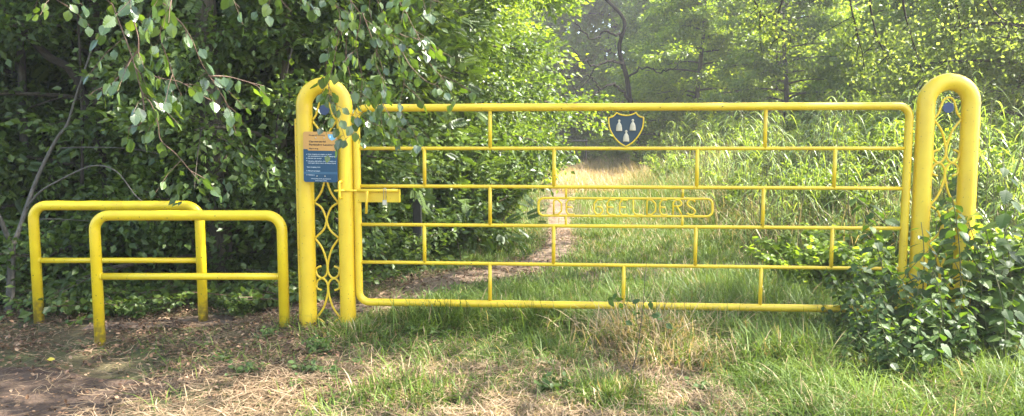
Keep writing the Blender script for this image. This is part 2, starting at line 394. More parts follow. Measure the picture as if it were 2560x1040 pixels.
# ------------------------------------------------------------------ trees
rng = np.random.default_rng(101)
def grow_tree(H, R, z0, ztop_r=.35, trunk_r=.14, nl=26, ns=7, n_leaf=40000, leaf=.07, tmpl=KITE, sig=.2, lean=(0, 0), rise=.35, low_bias=1.0, per=None):
    wood = Geo(); tw = []
    k = 14; zz = np.linspace(0, H*.97, k)
    tx = lean[0]*zz/H+.12*np.sin(zz*.9+rng.random()*6)*np.minimum(1, zz/2); ty = lean[1]*zz/H+.12*np.cos(zz*.8+rng.random()*6)*np.minimum(1, zz/2)
    tx -= tx[0]; ty -= ty[0]
    tr = trunk_r*(1-.85*zz/H); tr[0] *= 1.35
    TP = np.stack([tx, ty, zz], 1); TP[0, 2] = -.25; v, f = tube_vf(TP, tr, 10); wood.add(v, f)
    cent = []; outs = []
    for i in range(nl):
        t = (i+rng.random())/nl; z = z0+(H*.93-z0)*t**low_bias
        base = np.array([np.interp(z, zz, tx), np.interp(z, zz, ty), z]); az = i*2.4+rng.random()*.8
        L = R*(1-(1-ztop_r)*t**1.6)*(.65+.45*rng.random())
        up = rise*(.6+.8*rng.random())*(1 if t > .15 else .3)
        m = 8; q = np.linspace(0, 1, m); d = np.array([math.cos(az), math.sin(az), 0])
        LP = base+q[:, None]*L*d + np.stack([.09*L*np.sin(q*5+rng.random()*6)*q, .09*L*np.cos(q*4+rng.random()*6)*q, up*L*(q-.55*q*q*(1.2+rng.random()*.9))], 1)
        r0 = np.interp(z, zz, tr)*.5; v, f = tube_vf(LP, r0*(1-.85*q)+.004, 6, False); wood.add(v, f)
        for j in range(ns):
            s = .22+.78*(j+rng.random())/ns; bp = np.array([np.interp(s, q, LP[:, c]) for c in range(3)])
            sd = d*.6+rand_unit(1)[0]*.8; sd[2] = sd[2]*.45+.08; sd /= np.linalg.norm(sd); sl_ = L*(.16+.26*rng.random())+.25
            qq = np.linspace(0, 1, 5)[:, None]; SP = bp+qq*sl_*sd; SP[:, 2] -= (qq[:, 0]**2)*sl_*.25
            v, f = tube_vf(SP, (r0*.3*(1-s*.6))*(1-.8*qq[:, 0])+.0025, 4, False); wood.add(v, f)
            for c in (.35, .6, .8, 1.0):
                cent.append(SP[0]*(1-c)+SP[-1]*c); outs.append(sd)
    cent = np.array(cent); outs = np.array(outs); nc = len(cent)
    wgt = (.25+rng.random(nc)**1.3); wgt /= wgt.sum(); ci = rng.choice(nc, n_leaf, p=wgt)
    off = rng.normal(size=(n_leaf, 3))*sig; off[:, 2] *= .55
    pos = cent[ci]+off; o = outs[ci]*.6+off*1.5; cl = rng.random(nc)*.7+.15
    lv = Geo(); v, f, r = leafset(pos, o, leaf, tmpl, light=cl[ci]); lv.add(v, f, r)
    return wood, lv
VAR = {}
def proto(key, leafmat, barkmat='bark', **kw):
    wd, lv = grow_tree(**kw)
    z = Vector((0, 0, 0)); a = wd.link("trunk", M[barkmat], None, True, z); b = lv.link("crown", M[leafmat], None, False, z)
    ma, mb = a.data, b.data; bpy.data.objects.remove(a); bpy.data.objects.remove(b); VAR[key] = (ma, mb, leafmat)
def put_tree(key, name, label, x, y, rz=0, s=1.0, sz=None, cat="tree", group=None, leafmat=None, z=None):
    ma, mb, lm = VAR[key]
    t = thing(name, label, cat, (x, y, float(hgt(x, y)) if z is None else z), group); t.rotation_euler = (0, 0, rz); t.scale = (s, s, sz or s)
    for nm, me in (("trunk", ma), ("crown", mb)):
        o = bpy.data.objects.new(nm, me); COL.objects.link(o); o.parent = t
        if nm == "crown" and leafmat:
            o.material_slots[0].link = 'OBJECT'; o.material_slots[0].material = M[leafmat]
    return t
proto('edge1', 'leaf_dark', H=8, R=1.9, z0=.15, trunk_r=.09, nl=34, ns=8, n_leaf=40000, leaf=.09, low_bias=1.3)
proto('edge2', 'leaf_dark', H=7, R=1.7, z0=.1, trunk_r=.07, nl=32, ns=8, n_leaf=6500, leaf=.21, tmpl=PINN, sig=.18, low_bias=1.3, lean=(.5, .2))
proto('edge3', 'leaf_mid', H=9, R=2.6, z0=.9, trunk_r=.13, nl=34, ns=9, n_leaf=56000, leaf=.095, tmpl=KITE, low_bias=1.2)
proto('forest', 'leaf_dark', H=11, R=3.0, z0=.8, trunk_r=.2, nl=38, ns=9, n_leaf=36000, leaf=.12, sig=.24, low_bias=1.2)
proto('small', 'leaf_grey', H=8, R=2.6, z0=.5, trunk_r=.12, nl=46, ns=8, n_leaf=64000, leaf=.082, sig=.13, low_bias=1.25, rise=.25)
proto('mid', 'leaf_grey', H=9, R=3.0, z0=.6, trunk_r=.13, nl=42, ns=6, n_leaf=30000, leaf=.15, sig=.17, low_bias=1.2, rise=.25)
proto('oak', 'leaf_mid', H=13, R=5.2, z0=2.2, trunk_r=.32, nl=34, ns=9, n_leaf=34000, leaf=.22, sig=.24, low_bias=1.0, rise=.2)
proto('far', 'leaf_bright', H=12, R=3.6, z0=.3, trunk_r=.25, nl=40, ns=9, n_leaf=26000, leaf=.28, sig=.36, low_bias=1.1)
proto('high', 'leaf_mid', H=14, R=5.0, z0=6.0, trunk_r=.3, nl=30, ns=7, n_leaf=16500, leaf=.17, sig=.32, rise=.3, lean=(-6.5, .5))

GT = "trees of the dark wood left of the path"
def wood_tree(*a, **k): return put_tree(*a, **k)
# row nearest the gate on the left: bushy edge trees, crowns down to the ground
for i, (key, x, y, rz, s, lab) in enumerate([
   ('edge1', -7.9, 9.2, .3, 1, "dark leafy tree at the far left edge of the picture behind the leaning grey sapling"),
   ('edge2', -6.3, 9.9, 1.9, 1.05, "dark bushy tree directly behind the left end of the farther yellow barrier"),
   ('edge1', -4.9, 9.0, 3.3, .95, "dense dark tree behind the middle of the two yellow barriers"),
   ('edge2', -3.7, 9.9, 4.4, 1.05, "dark bushy tree behind the right leg of the nearer yellow barrier"),
   ('edge1', -2.75, 9.1, 5.2, .95, "dark leafy tree directly behind the gate post with the information sign"),
   ('edge2', -1.9, 10.3, .8, 1.0, "dark bushy tree behind the padlocked end of the yellow gate"),
  ]):
    wood_tree(key, "broadleaf_tree", lab, x, y, rz, s, group=GT)
for i, (key, x, y, rz, s, lm, lab) in enumerate([
   ('edge3', -1.6, 13.6, 2.2, 1.0, 'leaf_dark', "green sunlit tree overhanging the left side of the path above the gate"),
   ('edge3', -4.6, 12.6, .5, 1.0, 'leaf_dark', "shaded tree in the second row behind the left gate post"),
   ('forest', -7.4, 12.8, 1.1, 1.0, None, "tall forest tree behind the hanging birch leaves on the left"),
   ('forest', -10.8, 12.6, 2.7, 1.0, None, "tall forest tree at the far left, second row of the wood"),
   ('edge3', -1.5, 18.5, 4.2, 1.2, 'leaf_mid', "sunlit bright green tree farther down the left side of the path"),
   ('forest', -5.2, 17.5, 3.9, 1.0, None, "tall tree deep in the wood behind the padlock"),
   ('forest', -9.6, 17.9, 5.3, 1.1, None, "tall tree deep in the wood above the two barriers"),
   ('forest', -14.5, 17.2, .9, 1.1, None, "tall tree deep in the wood at the far left"),
   ('edge3', -2.3, 23.5, 1.4, 1.1, 'leaf_bright', "light green tree half way down the path, left side"),
   ('forest', -6, 24, 2.4, 1.2, 'leaf_mid', "broad tree behind the light green path-side trees"),
   ('forest', -13, 24.5, 3.1, 1.3, None, "broad dark tree closing the wood behind the birch twigs"),
   ('edge3', -2.9, 31, 5.9, 1.25, 'leaf_mid', "tree on the left where the path narrows far away"),
  ]):
    wood_tree(key, "forest_tree", lab, x, y, rz, s, group=GT, leafmat=lm)
GR = "grey-green trees beyond the reed bank"
for i, (x, y, rz, s, lm, lab) in enumerate([
   (10.3, 14.5, .4, 1.0, None, "small-leaved grey-green tree directly behind the right gate post"),
   (13.4, 15.4, 1.7, 1.1, None, "small-leaved grey-green tree at the right edge of the picture"),
   (13.0, 19.8, 2.9, 1.15, None, "small-leaved tree behind the reeds, left of the right gate post"),
   (15.0, 25.0, 4.0, 1.35, 'leaf_mid', "rounded tree above the right half of the gate's top rail"),
   (11.8, 33, .9, 1.4, 'leaf_bright', "grey-green tree above the shield on the gate, right of the oak"),
   (7.8, 31.0, 1.3, 1.0, 'leaf_bright', "grey-green tree just right of the bare-limbed oak, above the shield"),
   (10.0, 27.5, 4.4, .9, 'leaf_mid', "leafy tree beside the reeds, above the middle of the gate's top rail"),
  ]):
    put_tree('mid' if y > 24 else 'small', "hedgerow_tree", lab, x, y, rz, s, group=GR, leafmat=lm)
put_tree('oak', "oak_tree", "spreading oak far behind the bare-limbed oak, right of the path's end", 10.5, 45, 1.2, 1.0, leafmat='leaf_mid')
put_tree('oak', "oak_tree", "second oak, left of the path's end, behind the bright green tree", -3.2, 43, 4.0, 1.0, leafmat='leaf_mid')
GF = "far trees closing the view"
FAR = [(4.2, 62, .9, "bright leafy tree closing the far end of the path, right of the vanishing point"), (0.2, 60, .9, "bright leafy tree closing the far end of the path, left of the vanishing point"), (-26, 34, 1.3, "far dark tree closing the wood at the left edge"), (-19, 33, 1.3, "far tree behind the wood, left of the twin barriers' middle"),
       (-11, 34, 1.4, "far tree behind the wood, above the left gate post"), (-6, 50, 1.6, "far tree left of the path's vanishing point"),
       (1.5, 58, 1.6, "far tree straight above the path's vanishing point"), (7.5, 56, 1.7, "far tree just right of the path's vanishing point"),
       (14, 50, 1.8, "far tree behind the right half of the gate's top rail"), (21, 46, 1.8, "far tree in the gap left of the right gate post"),
       (29, 44, 1.8, "far tree behind the right gate post"), (38, 46, 1.9, "far tree at the right edge of the picture"), (-1.5, 66, 2.0, "farthest tall tree behind the oak by the path")]
for i, (x, y, s, lab) in enumerate(FAR):
    put_tree('far', "distant_tree", lab, x, y, i*1.3, s, group=GF)
put_tree('mid', "path_end_tree", "small leafy tree hiding the trunk of the bare-limbed oak behind the shield", 8.2, 37, 2.2, 1.0, leafmat='leaf_mid')
# trees whose crowns are above the picture and throw the shade
put_tree('high', "tall_tree", "tall leaning tree outside the picture on the right, its crown shading the gate", 7.3, 7.4, 0, 1.0)

# ------------------------------------------------------------------ gate posts (inverted-U pipes with scrollwork)
def make_post(name, label, s0, zb, zt, plate_side, disc_lab):
    """s0: position along the gate line, zt: top of the arch"""
    root = thing(name, label, "gate post", gp(s0, zb), "pair of yellow gate posts")
    R = .165; rt = .0645; a = R-rt
    zc = zt-rt-R
    pts = [gp(s0-R, z) for z in np.linspace(zb-.35, zc, 8)]
    pts += [gp(s0-R*math.cos(t), zc+R*math.sin(t)) for t in np.linspace(0, math.pi, 18)[1:-1]]
    pts += [gp(s0+R, z) for z in np.linspace(zc, zb-.35, 8)]
    g = Geo(); g.add(*tube_vf(pts, rt, 28)); g.link("arched_pipe", M['yellow'], root, True)
    # weld seams where the bend meets the legs
    for sg in (-1, 1): Geo().add(*tube_vf([gp(s0+sg*R, zc-.004), gp(s0+sg*R, zc+.004)], rt+.0022, 28, False)).link("weld_seam", M['yellow'], root, True)
    # flat strip welded behind the outer leg
    g = Geo(); sc = s0+plate_side*(R+rt+.012)
    g.add(*box_vf(gp(sc-plate_side*.02, (zb-.3+zc-.10)/2, -.045), GD, GN, (0, 0, 1), .042, .008, (zc-.10-zb+.3)/2)); pl = g.link("side_strip", M['yellow'], root); bevel(pl, .003)
    for k in range(6):
        z = zc-.14-k*.27; q = gp(sc+plate_side*.004, z, -.037); Geo().add(*tube_vf([q, q+GN*.004], .0055, 8)).link("bolt_hole", M['dark_wood'], pl)
    # scrollwork
    z1 = zt-.065*2+.01-.035; unitA = .157; BC = .655; D = .29
    def curve(ctrl, sg, z0, h):
        return spline([gp(s0+sg*x*-a*.985, z0-t*h) for x, t in ctrl], 6)
    B = [(1, 0), (.42, .25), (.07, .58), (.03, .83), (.27, .97), (.62, .995), (.93, .90), (.95, .76), (.55, .70)]
    Dc = [(1, 0), (.42, .14), (.08, .40), (.03, .55), (.30, .78), (1, 1)]
    A = [(1, 1), (.70, .74), (.52, .36), (.33, .08), (0, -.02), (-.33, .08), (-.52, .36), (-.70, .74), (-1, 1)]
    zA = z1-.03
    def scroll(pts): Geo().add(*tube_vf(pts, .0088, 8)).link("scroll_bar", M['yellow'], root, True)
    scroll(curve(A, 1, zA, unitA))
    z = zA-unitA-.008
    while z > zb-.1:
        h = BC/2
        for sg in (-1, 1):
            scroll(curve(B, sg, z, h)); scroll(curve([(x, 2-t) for x, t in B], sg, z-.004, h))
        z -= BC+.006
        if z < zb-.05: break
        for sg in (-1, 1): scroll(curve(Dc, sg, z, D))
        z -= D+.004
    g = Geo(); q = gp(s0, zA-.075); g.add(*tube_vf([q-GN*.004, q+GN*.004], .041, 28)); o = g.link("blue_disc", M_BLUE, root)
    return root
M_BLUE = noise_mat("blue_enamel", (.035, .055, .115), (.05, .07, .14), 12, .5, 0)
sL, zLt = on_gate(812, 193); sR, zRt = on_gate(2366, 183)
sL, _ = on_gate(815.5, 500)
make_post("gate_post", "left yellow arched pipe gate post with scrollwork, carrying the information sign beside the latch", sL, .0, zLt, -1, "")
sR, _ = on_gate(2369, 300)
make_post("gate_post", "right yellow arched pipe gate post with scrollwork, overgrown by nettles at its foot", sR, .0, zRt, 1, "")

# ------------------------------------------------------------------ the swing gate
ends = [(270, 265), (371, 371), (465, 471), (561, 571), (655, 672), (755, 774)]
rz = []
for vl, vr in ends:
    zl = on_gate(905, vl)[1]; zr = on_gate(2255, vr)[1]; rz.append((zl, zr))
se0, _ = on_gate(894, 500); se1, _ = on_gate(2266, 450)
def rail_z(i, s): t = (s-se0)/(se1-se0); return rz[i][0]*(1-t)+rz[i][1]*t
gate = thing("swing_gate", "long yellow tubular steel gate with shield and cut-out name lettering, closed across the path", "gate", gp((se0+se1)/2, 0))
rf = .0300
cor = [gp(se0, rail_z(0, se0)), gp(se1, rail_z(0, se1)), gp(se1, rail_z(5, se1)), gp(se0, rail_z(5, se0))]
loop = fillet(cor, .085, 8, True)
dense = []
for i in range(len(loop)):
    a = loop[i]; b = loop[(i+1) % len(loop)]; n = max(1, int((b-a).length/.3))
    for k in range(n): dense.append(a.lerp(b, k/n))
Geo().add(*tube_vf(dense, rf, 20, closed=True)).link("outer_frame", M['yellow'], gate, True)
for i in (1, 2, 3, 4):
    Geo().add(*tube_vf([gp(s, rail_z(i, s)) for s in np.linspace(se0+.02, se1-.02, 12)], .0142, 12)).link("horizontal_rail", M['yellow'], gate, True)
for i, us in enumerate([(1225, 1914), (1061, 1385, 1743, 2087), (1225, 1908), (1061, 1384, 1739, 2080), (1225, 1559, 1902)]):
    for u in us:
        s, _ = on_gate(u, 300+100*i)
        Geo().add(*tube_vf([gp(s, rail_z(i, s)), gp(s, (rail_z(i, s)+rail_z(i+1, s))/2), gp(s, rail_z(i+1, s))], .0148, 12)).link("vertical_bar", M['yellow'], gate, True)
        # weld fillets
for i, us in ((2, (1415, 1707)),):
    for u in us:
        s, _ = on_gate(u, 480); zt_ = on_gate(u, 494)[1]; zb_ = on_gate(u, 541)[1]
        Geo().add(*tube_vf([gp(s, rail_z(2, s)), gp(s, zt_)], .010, 10)).link("hanger_rod", M['yellow'], gate, True)
        Geo().add(*tube_vf([gp(s, zb_), gp(s, rail_z(3, s))], .010, 10)).link("hanger_rod", M['yellow'], gate, True)
# name frame and letters of bent rod
nf = fillet([gpix(1346, 495), gpix(1781, 497), gpix(1781, 541), gpix(1346, 539)], .045, 6, True)
npl = Geo().add(*tube_vf(nf, .0098, 10, closed=True)).link("name_frame", M['yellow'], gate, True)
def LX(x): return 1330+x/5.447
def LV(y, x): return 470+y/5.444
SH = {
 'D': [[(0, 1), (0, 0), (.55, 0), (1, .25), (1, .75), (.55, 1), (-.0, 1)]],
 'E': [[(1, 0), (.3, 0), (0, .22), (0, .8), (.25, 1), (1, 1)], [(0, .5), (.75, .5)]],
 'G': [[(1, 0), (.35, 0), (0, .25), (0, .75), (.3, 1), (.7, 1), (1, .78), (1, .62), (.75, .47), (.3, .47)]],
 'L': [[(0, 0), (0, .8), (.25, 1), (1, 1)]],
 'R': [[(0, 1), (0, .22), (.3, 0), (.75, 0), (1, .18), (1, .30), (.75, .42), (.05, .42)], [(.45, .42), (1, 1)]],
 'S': [[(1, .12), (.75, 0), (.3, 0), (.03, .15), (.03, .32), (.3, .46), (.7, .56), (1, .72), (1, .85), (.7, 1), (.3, 1), (0, .88)]]}
for ch, x0, x1 in [('D', 296, 402), ('E', 468, 580), ('G', 846, 960), ('E', 1022, 1135), ('E', 1192, 1305), ('L', 1378, 1500), ('D', 1564, 1680), ('E', 1740, 1840), ('R', 1920, 2035), ('S', 2110, 2220)]:
    g = Geo()
    for st in SH[ch]:
        P = [gpix(1330+(x0+(x1-x0)*a)/5.447, 470+(158+(360-158)*b+ (x0-300)*.002)/5.444, .004) for a, b in st]
        g.add(*tube_vf(fillet(P, .018, 5), .0070, 8))
    g.link("letter", M['yellow'], npl, True)
# shield
SHC = on_gate(1564.5, 325)
def sh_tf(a, b, n): return gp(SHC[0]+a, SHC[1]+b, n)
def shp(x, y): # from the enlarged crop (9.454 x), centre x 605
    return ((x-605)/9.454/307, (520-y)/9.454/307)
right = []
ctl = [[(605, 185), (680, 178), (760, 155), (835, 118)], [(835, 118), (865, 165), (930, 215), (1010, 232)],
       [(1010, 232), (1008, 350), (985, 480), (930, 600), (850, 720), (740, 830), (590, 918)]]
pr = []
for c in ctl:
    q = spline([Vector((*shp(*p), 0)) for p in c], 5); pr += [(p.x, p.y) for p in q][:-1]
pl_ = [(-x, y) for x, y in pr][::-1]
outline = pr+[shp(597, 918)]+pl_[:-1]
outline = outline[::-1]
shield = link_prism("shield", outline, .000, .012, sh_tf, noise_mat("slate_blue", (.028, .045, .056), (.038, .058, .07), 14, .5, 0), gate)
g = Geo(); ol = [sh_tf(a*.97, b*.97+.001, .014) for a, b in outline]; g.add(*tube_vf(ol, .0056, 8, closed=True)); g.link("shield_border", M['yellow'], shield, True)
M['cream'] = noise_mat("cream_paint", (.42, .36, .24), (.55, .48, .34), 30, .6, 0)
for bx, by in ((450, 415), (757, 405), (611, 655)):
    cx, cy = shp(bx, by); g = Geo(); hh = .014*1.0; prof = [(.0, .0), (.0245, .0), (.0245, .006), (.0235, .022), (.020, .043), (.013, .058), (.0065, .067), (.0068, .072), (.0098, .078), (.0098, .083), (.006, .089), (0, .091)]
    seg = 20; V = []; 
    for r_, h in prof:
        for k in range(seg):
            t = k/seg*2*math.pi; V.append(list(sh_tf(cx+r_*math.cos(t), cy-.0445+h, .013+max(0, r_*math.sin(t))*.55)))
    j = np.arange(seg); k2 = (j+1) % seg; g.add(V, [np.concatenate([np.stack([i*seg+j, i*seg+k2, (i+1)*seg+k2, (i+1)*seg+j], 1) for i in range(len(prof)-1)])]); g.link("bell", M['cream'], shield, True)
# latch: box plate, sliding rod with handle, keeper on the post
c = gpix(948, 489, .022); pxm = 1/306
g = Geo(); g.add(*box_vf(c, GD, GN, (0, 0, 1), 52*pxm, .006, 16*pxm)); g.add(*box_vf(gpix(949, 481.5, .010), GD, GN, (0, 0, 1), 50*pxm, .018, .003))
g.add(*box_vf(gpix(1000.2, 489, .02), GD, GN, (0, 0, 1), .004, .022, 16*pxm)); lp = g.link("latch_plate", M['yellow'], gate); bevel(lp, .002)
g = Geo(); g.add(*tube_vf([gpix(896, 475, .052), gpix(998, 475.5, .052)], .0135, 12)); g.add(*tube_vf([gpix(866, 475, .073), gpix(897, 475.2, .06)], .009, 10)); 
g.add(*tube_vf([gpix(843, 475.5, .078), gpix(868, 475, .075)], .009, 10)); rod = g.link("latch_rod", M['yellow'], gate, True)
Geo().add(*tube_vf([gpix(924, 476, .052), gpix(923.5, 480, .070), gpix(922.6, 500, .074), gpix(921.6, 532, .076)], .0105, 12)).link("latch_handle", M['yellow'], rod, True)
kp = fillet([gpix(861, 453, .03), gpix(856.5, 453, .095), gpix(857.5, 494, .095), gpix(861, 494, .03)], .014, 5)
kpo = Geo().add(*tube_vf(kp, .0085, 10)).link("latch_keeper", M['yellow'], bpy.data.objects["gate_post"], True)
# padlock
pk = thing("padlock", "small steel padlock with long shackle hanging on the gate latch", "padlock", gpix(967, 505, .062))
M['steel'] = flat_mat("worn_steel", (.50, .47, .40), .38, .85); M['brass'] = flat_mat("worn_brass", (.45, .36, .2), .42, .8)
g = Geo(); g.add(*box_vf(gpix(967, 505, .072), GD, GN, (0, 0, 1), .0165, .009, .0215)); b = g.link("lock_body", M['steel'], pk); bevel(b, .003)
sh = fillet([gpix(964.6, 500, .072), gpix(965, 469, .074), gpix(970.4, 469, .074), gpix(970, 500, .072)], .008, 5)
Geo().add(*tube_vf(sh, .0032, 8)).link("shackle", M['steel'], pk, True)

# ------------------------------------------------------------------ information sign
sg_s, sg_z = on_gate(809.5, 392); sgn = .082
sign = thing("information_sign", "ochre and dark blue rules sign bolted to the left gate post", "sign", gp(sg_s, sg_z, sgn))
W2, H2 = 42/303, 61/303
ang = -.012
def s_tf(a, b, n): return gp(sg_s+a*math.cos(ang)-b*math.sin(ang), sg_z+a*math.sin(ang)+b*math.cos(ang), sgn+n)
def rrect(x0, y0, x1, y1, r, corners=(1, 1, 1, 1), n=6):
    o = []
    for (cx, cy, a0, on) in ((x1, y1, 0, corners[0]), (x0, y1, 90, corners[1]), (x0, y0, 180, corners[2]), (x1, y0, 270, corners[3])):
        if not on: o.append((cx, cy)); continue
        ccx = cx+(-r if cx == x1 else r); ccy = cy+(-r if cy == y1 else r)
        for k in range(n+1):
            t = math.radians(a0+90*k/n); o.append((ccx+r*math.cos(t), ccy+r*math.sin(t)))
    return o
def sx(x): return (x-450)/556*2*W2     # from the enlarged crop of the sign
def sy(y): return (530-y)/795*2*H2
link_prism("panel", rrect(-W2, -H2, W2, H2, .018), 0, .003, s_tf, noise_mat("sign_blue", (.012, .055, .105), (.018, .068, .125), 6, .4, 0), sign)
link_prism("ochre_header", rrect(-W2, sy(405), W2, H2, .018, (1, 1, 0, 0))[:-2]+[(-W2, sy(408)), (sx(240), sy(408)), (sx(252), sy(430)), (W2, sy(432))], .003, .0045, s_tf,
           noise_mat("sign_ochre", (.52, .27, .075), (.58, .31, .09), 6, .45, 0), sign)
link_prism("pale_band", [(-W2, sy(800)), (W2, sy(800)), (W2, sy(765)), (-W2, sy(765))], .003, .0038, s_tf, flat_mat("band_blue", (.03, .10, .17), .45), sign)
bd = [(575, 172), (715, 172), (712, 215), (690, 250), (640, 272), (600, 245), (580, 215)]
bdg = link_prism("landowner_badge", [(sx(x), sy(y)) for x, y in bd][::-1], .0045, .006, s_tf, flat_mat("badge_blue", (.16, .42, .58), .4), sign)
for bx, by in ((615, 210), (675, 210)):
    link_prism("badge_mark", [(sx(bx)+.006*math.cos(t), sy(by)+.010*math.sin(t)) for t in np.linspace(0, 6.28, 9)[:-1]], .006, .0068, s_tf, flat_mat("badge_white", (.7, .75, .75), .5), bdg)
tmat_d = flat_mat("text_black", (.03, .022, .015), .6); tmat_l = flat_mat("text_white", (.62, .66, .66), .6)
def text(name, s, x, y, size, mat, bold=0.0, width=None):
    cu = bpy.data.curves.new(name, 'FONT'); cu.body = s; cu.size = size; cu.offset = bold; cu.extrude = .0004
    tmp = bpy.data.objects.new(name, cu); COL.objects.link(tmp)
    dg = bpy.context.evaluated_depsgraph_get(); me = bpy.data.meshes.new_from_object(tmp.evaluated_get(dg)); bpy.data.objects.remove(tmp)
    xs = [v.co.x for v in me.vertices]; wtot = max(xs)-min(xs); k = (width/wtot) if width else 1
    o3 = world_loc(sign)
    for v in me.vertices:
        p = s_tf(x+v.co.x*k, y+v.co.y, .0052+v.co.z); v.co = p-o3
    me.materials.clear(); me.materials.append(mat); ob = bpy.data.objects.new(name, me); COL.objects.link(ob); ob.parent = sign
    return ob
def wpx(a, b): return (b-a)/556*2*W2
text("heading_text", "Marggraff Stichting", sx(265), sy(196), .0125, tmat_d, .0002, wpx(265, 525))
text("heading_text", "Opengesteld", sx(265), sy(300), .0195, tmat_d, .0006, wpx(265, 538))
text("heading_text", "Particulier Landgoed", sx(265), sy(350), .0195, tmat_d, .0006, wpx(265, 700))
text("heading_text", "Eigen weg", sx(268), sy(406), .0145, tmat_d, .0004, wpx(268, 415))
for s_, x, y, x1 in [("Vrije toegang op wegen en paden", 245, 495, 640), ("van zonsopkomst tot zonsondergang", 245, 526, 690), ("Honden aan de lijn!", 245, 560, 468),
                    ("Laat geen afval achter, verlaat de paden en", 245, 603, 703), ("neem geen dieren mee in de natuur! Dank!", 245, 634, 703), ("Geen toegang voor:", 228, 698, 450),
                    ("Motorvoertuigen", 250, 758, 442), ("Fietsers", 250, 822, 350), ("Overtreding wordt geverbaliseerd", 295, 880, 620), ("artikel 461 Wetboek v. Strafrecht", 360, 912, 555)]:
    text("rule_text", s_, sx(x), sy(y), .0118 if x < 290 else .009, tmat_l, .0001, wpx(x, x1))
for by in (490, 552, 592, 750, 814):
    link_prism("bullet", [(sx(227)+.003*math.cos(t), sy(by)+.003*math.sin(t)) for t in np.linspace(0, 6.28, 7)[:-1]], .003, .0058, s_tf, tmat_l, sign)
for bx, by in ((382, 230), (513, 230), (392, 832), (522, 832)):
    g = Geo(); q = s_tf(sx(bx), sy(by), .004); g.add(*tube_vf([q, q+GN*.003, q+GN*.0045], [.0055, .0050, .0025], 12)); g.link("bolt", M['steel'], sign, True)

# ------------------------------------------------------------------ twin yellow barriers on the left
def make_barrier(label, Yc, uL, uR, uLb, uRb, vt, vm, vLb, vRb, rt, rm):
    kx = Yc  # distance
    tL = at_dist(uL, vt, Yc); tR = at_dist(uR, vt, Yc)
    root = thing("barrier_rail", label, "barrier", ((tL.x+tR.x)/2, Yc, -.12), "pair of yellow barrier rails")
    bL = at_dist(uLb, vLb+16, Yc); bR = at_dist(uRb, vRb+16, Yc)
    xl = (tL.x+bL.x)/2; xr = (tR.x+bR.x)/2
    z = (tL.z+tR.z)/2
    P = fillet([(tL.x, Yc, bL.z-.15), (tL.x, Yc, z), (tR.x, Yc, z), (tR.x, Yc, bR.z-.15)], .125, 9)
    Geo().add(*tube_vf(P, rt, 24)).link("bent_pipe", M['yellow_rail'], root, True)
    zm = at_dist((uL+uR)/2, vm, Yc).z
    Geo().add(*tube_vf([(tL.x+rt*.6, Yc, zm), ((tL.x+tR.x)/2, Yc, zm), (tR.x-rt*.6, Yc, zm)], rm, 16)).link("cross_bar", M['yellow_rail'], root, True)
    for sx_ in (tL.x+rt*.93, tR.x-rt*.93):
        Geo().add(*tube_vf([(sx_-.006, Yc, zm), (sx_+.006, Yc, zm)], [rm+.004, rm+.004], 16)).link("weld_seam", M['yellow_rail'], root, True)
    return root
YB1, YB2 = 6.05, 6.85
make_barrier("nearer yellow pipe barrier, standing right in front of the other", YB1, 235, 704, 241, 706, 538.5, 691, 858, 810, .0425, .0285)
make_barrier("farther yellow pipe barrier, farthest left, partly hidden by the nearer one", YB2, 82, 498, 90, 501, 514, 651, 808, 822, .0445, .0255)

# ------------------------------------------------------------------ grass
rng = np.random.default_rng(102)
def blades(x, y, h, wd, rn, lean=.35, bend=.5, zoff=None):
    N = len(x); z = hgt(x, y) if zoff is None else hgt(x, y)+zoff
    az = rng.random(N)*2*math.pi; d = np.stack([np.cos(az), np.sin(az), np.zeros(N)], 1)
    fa = az+math.pi/2+(rng.random(N)-.5)*1.2; sd = np.stack([np.cos(fa), np.sin(fa), np.zeros(N)], 1)
    ln = lean*rng.random(N); bd_ = bend*rng.random(N); V = np.zeros((N, 9, 3)); base = np.stack([x, y, z-.01], 1)
    for k, t in enumerate((0, .3, .58, .82, 1.0)):
        hor = h*(ln*t+bd_*t*t*1.1); ver = h*(t*(1-.35*ln)-bd_*.55*t*t*t)
        c = base+d*hor[:, None]; c[:, 2] += ver
        wv = (wd*(1-.75*t**1.6)/2)[:, None]
        if k < 4: V[:, 2*k] = c-sd*wv; V[:, 2*k+1] = c+sd*wv
        else: V[:, 8] = c
    o = (np.arange(N)*9)[:, None]
    F4 = np.concatenate([o+np.array([[2*k, 2*k+1, 2*k+3, 2*k+2]]) for k in range(3)]); F3 = o+np.array([[6, 7, 8]])
    return V.reshape(-1, 3), [F3, F4], np.repeat(rn, 9)
def scatter(n, x0, x1, y0, y1, dens):
    x = x0+(x1-x0)*rng.random(n); y = y0+(y1-y0)*rng.random(n); k = rng.random(n) < dens(x, y); return x[k], y[k]
def px_of(x, y, z=0):
    dy = y*cp-(z-EYE)*sp; return 1280+F*x/dy
def green_left(x, y):      # 0 on the litter side, 1 on the lawn
    return sstep((x+2.15+.6*(fbm(x*1.3, y*1.3, 21)-.5)*2-.22*(5.6-y))/1.9)
def dens_lawn(x, y):
    d = .06+.94*green_left(x, y); pd = path_dist(x, y); d = d*np.clip((pd+.02)/.22, 0.02, 1)
    d = d*np.clip((dirt_d(x, y)-.95)*3, 0, 1)*(.35+.65*sstep((fbm(x*3.2, y*3.2, 35)-.32)*5))
    d = d*(.45+.55*sstep((fbm(x*2.2, y*2.2, 33)-.3)*3)); return d
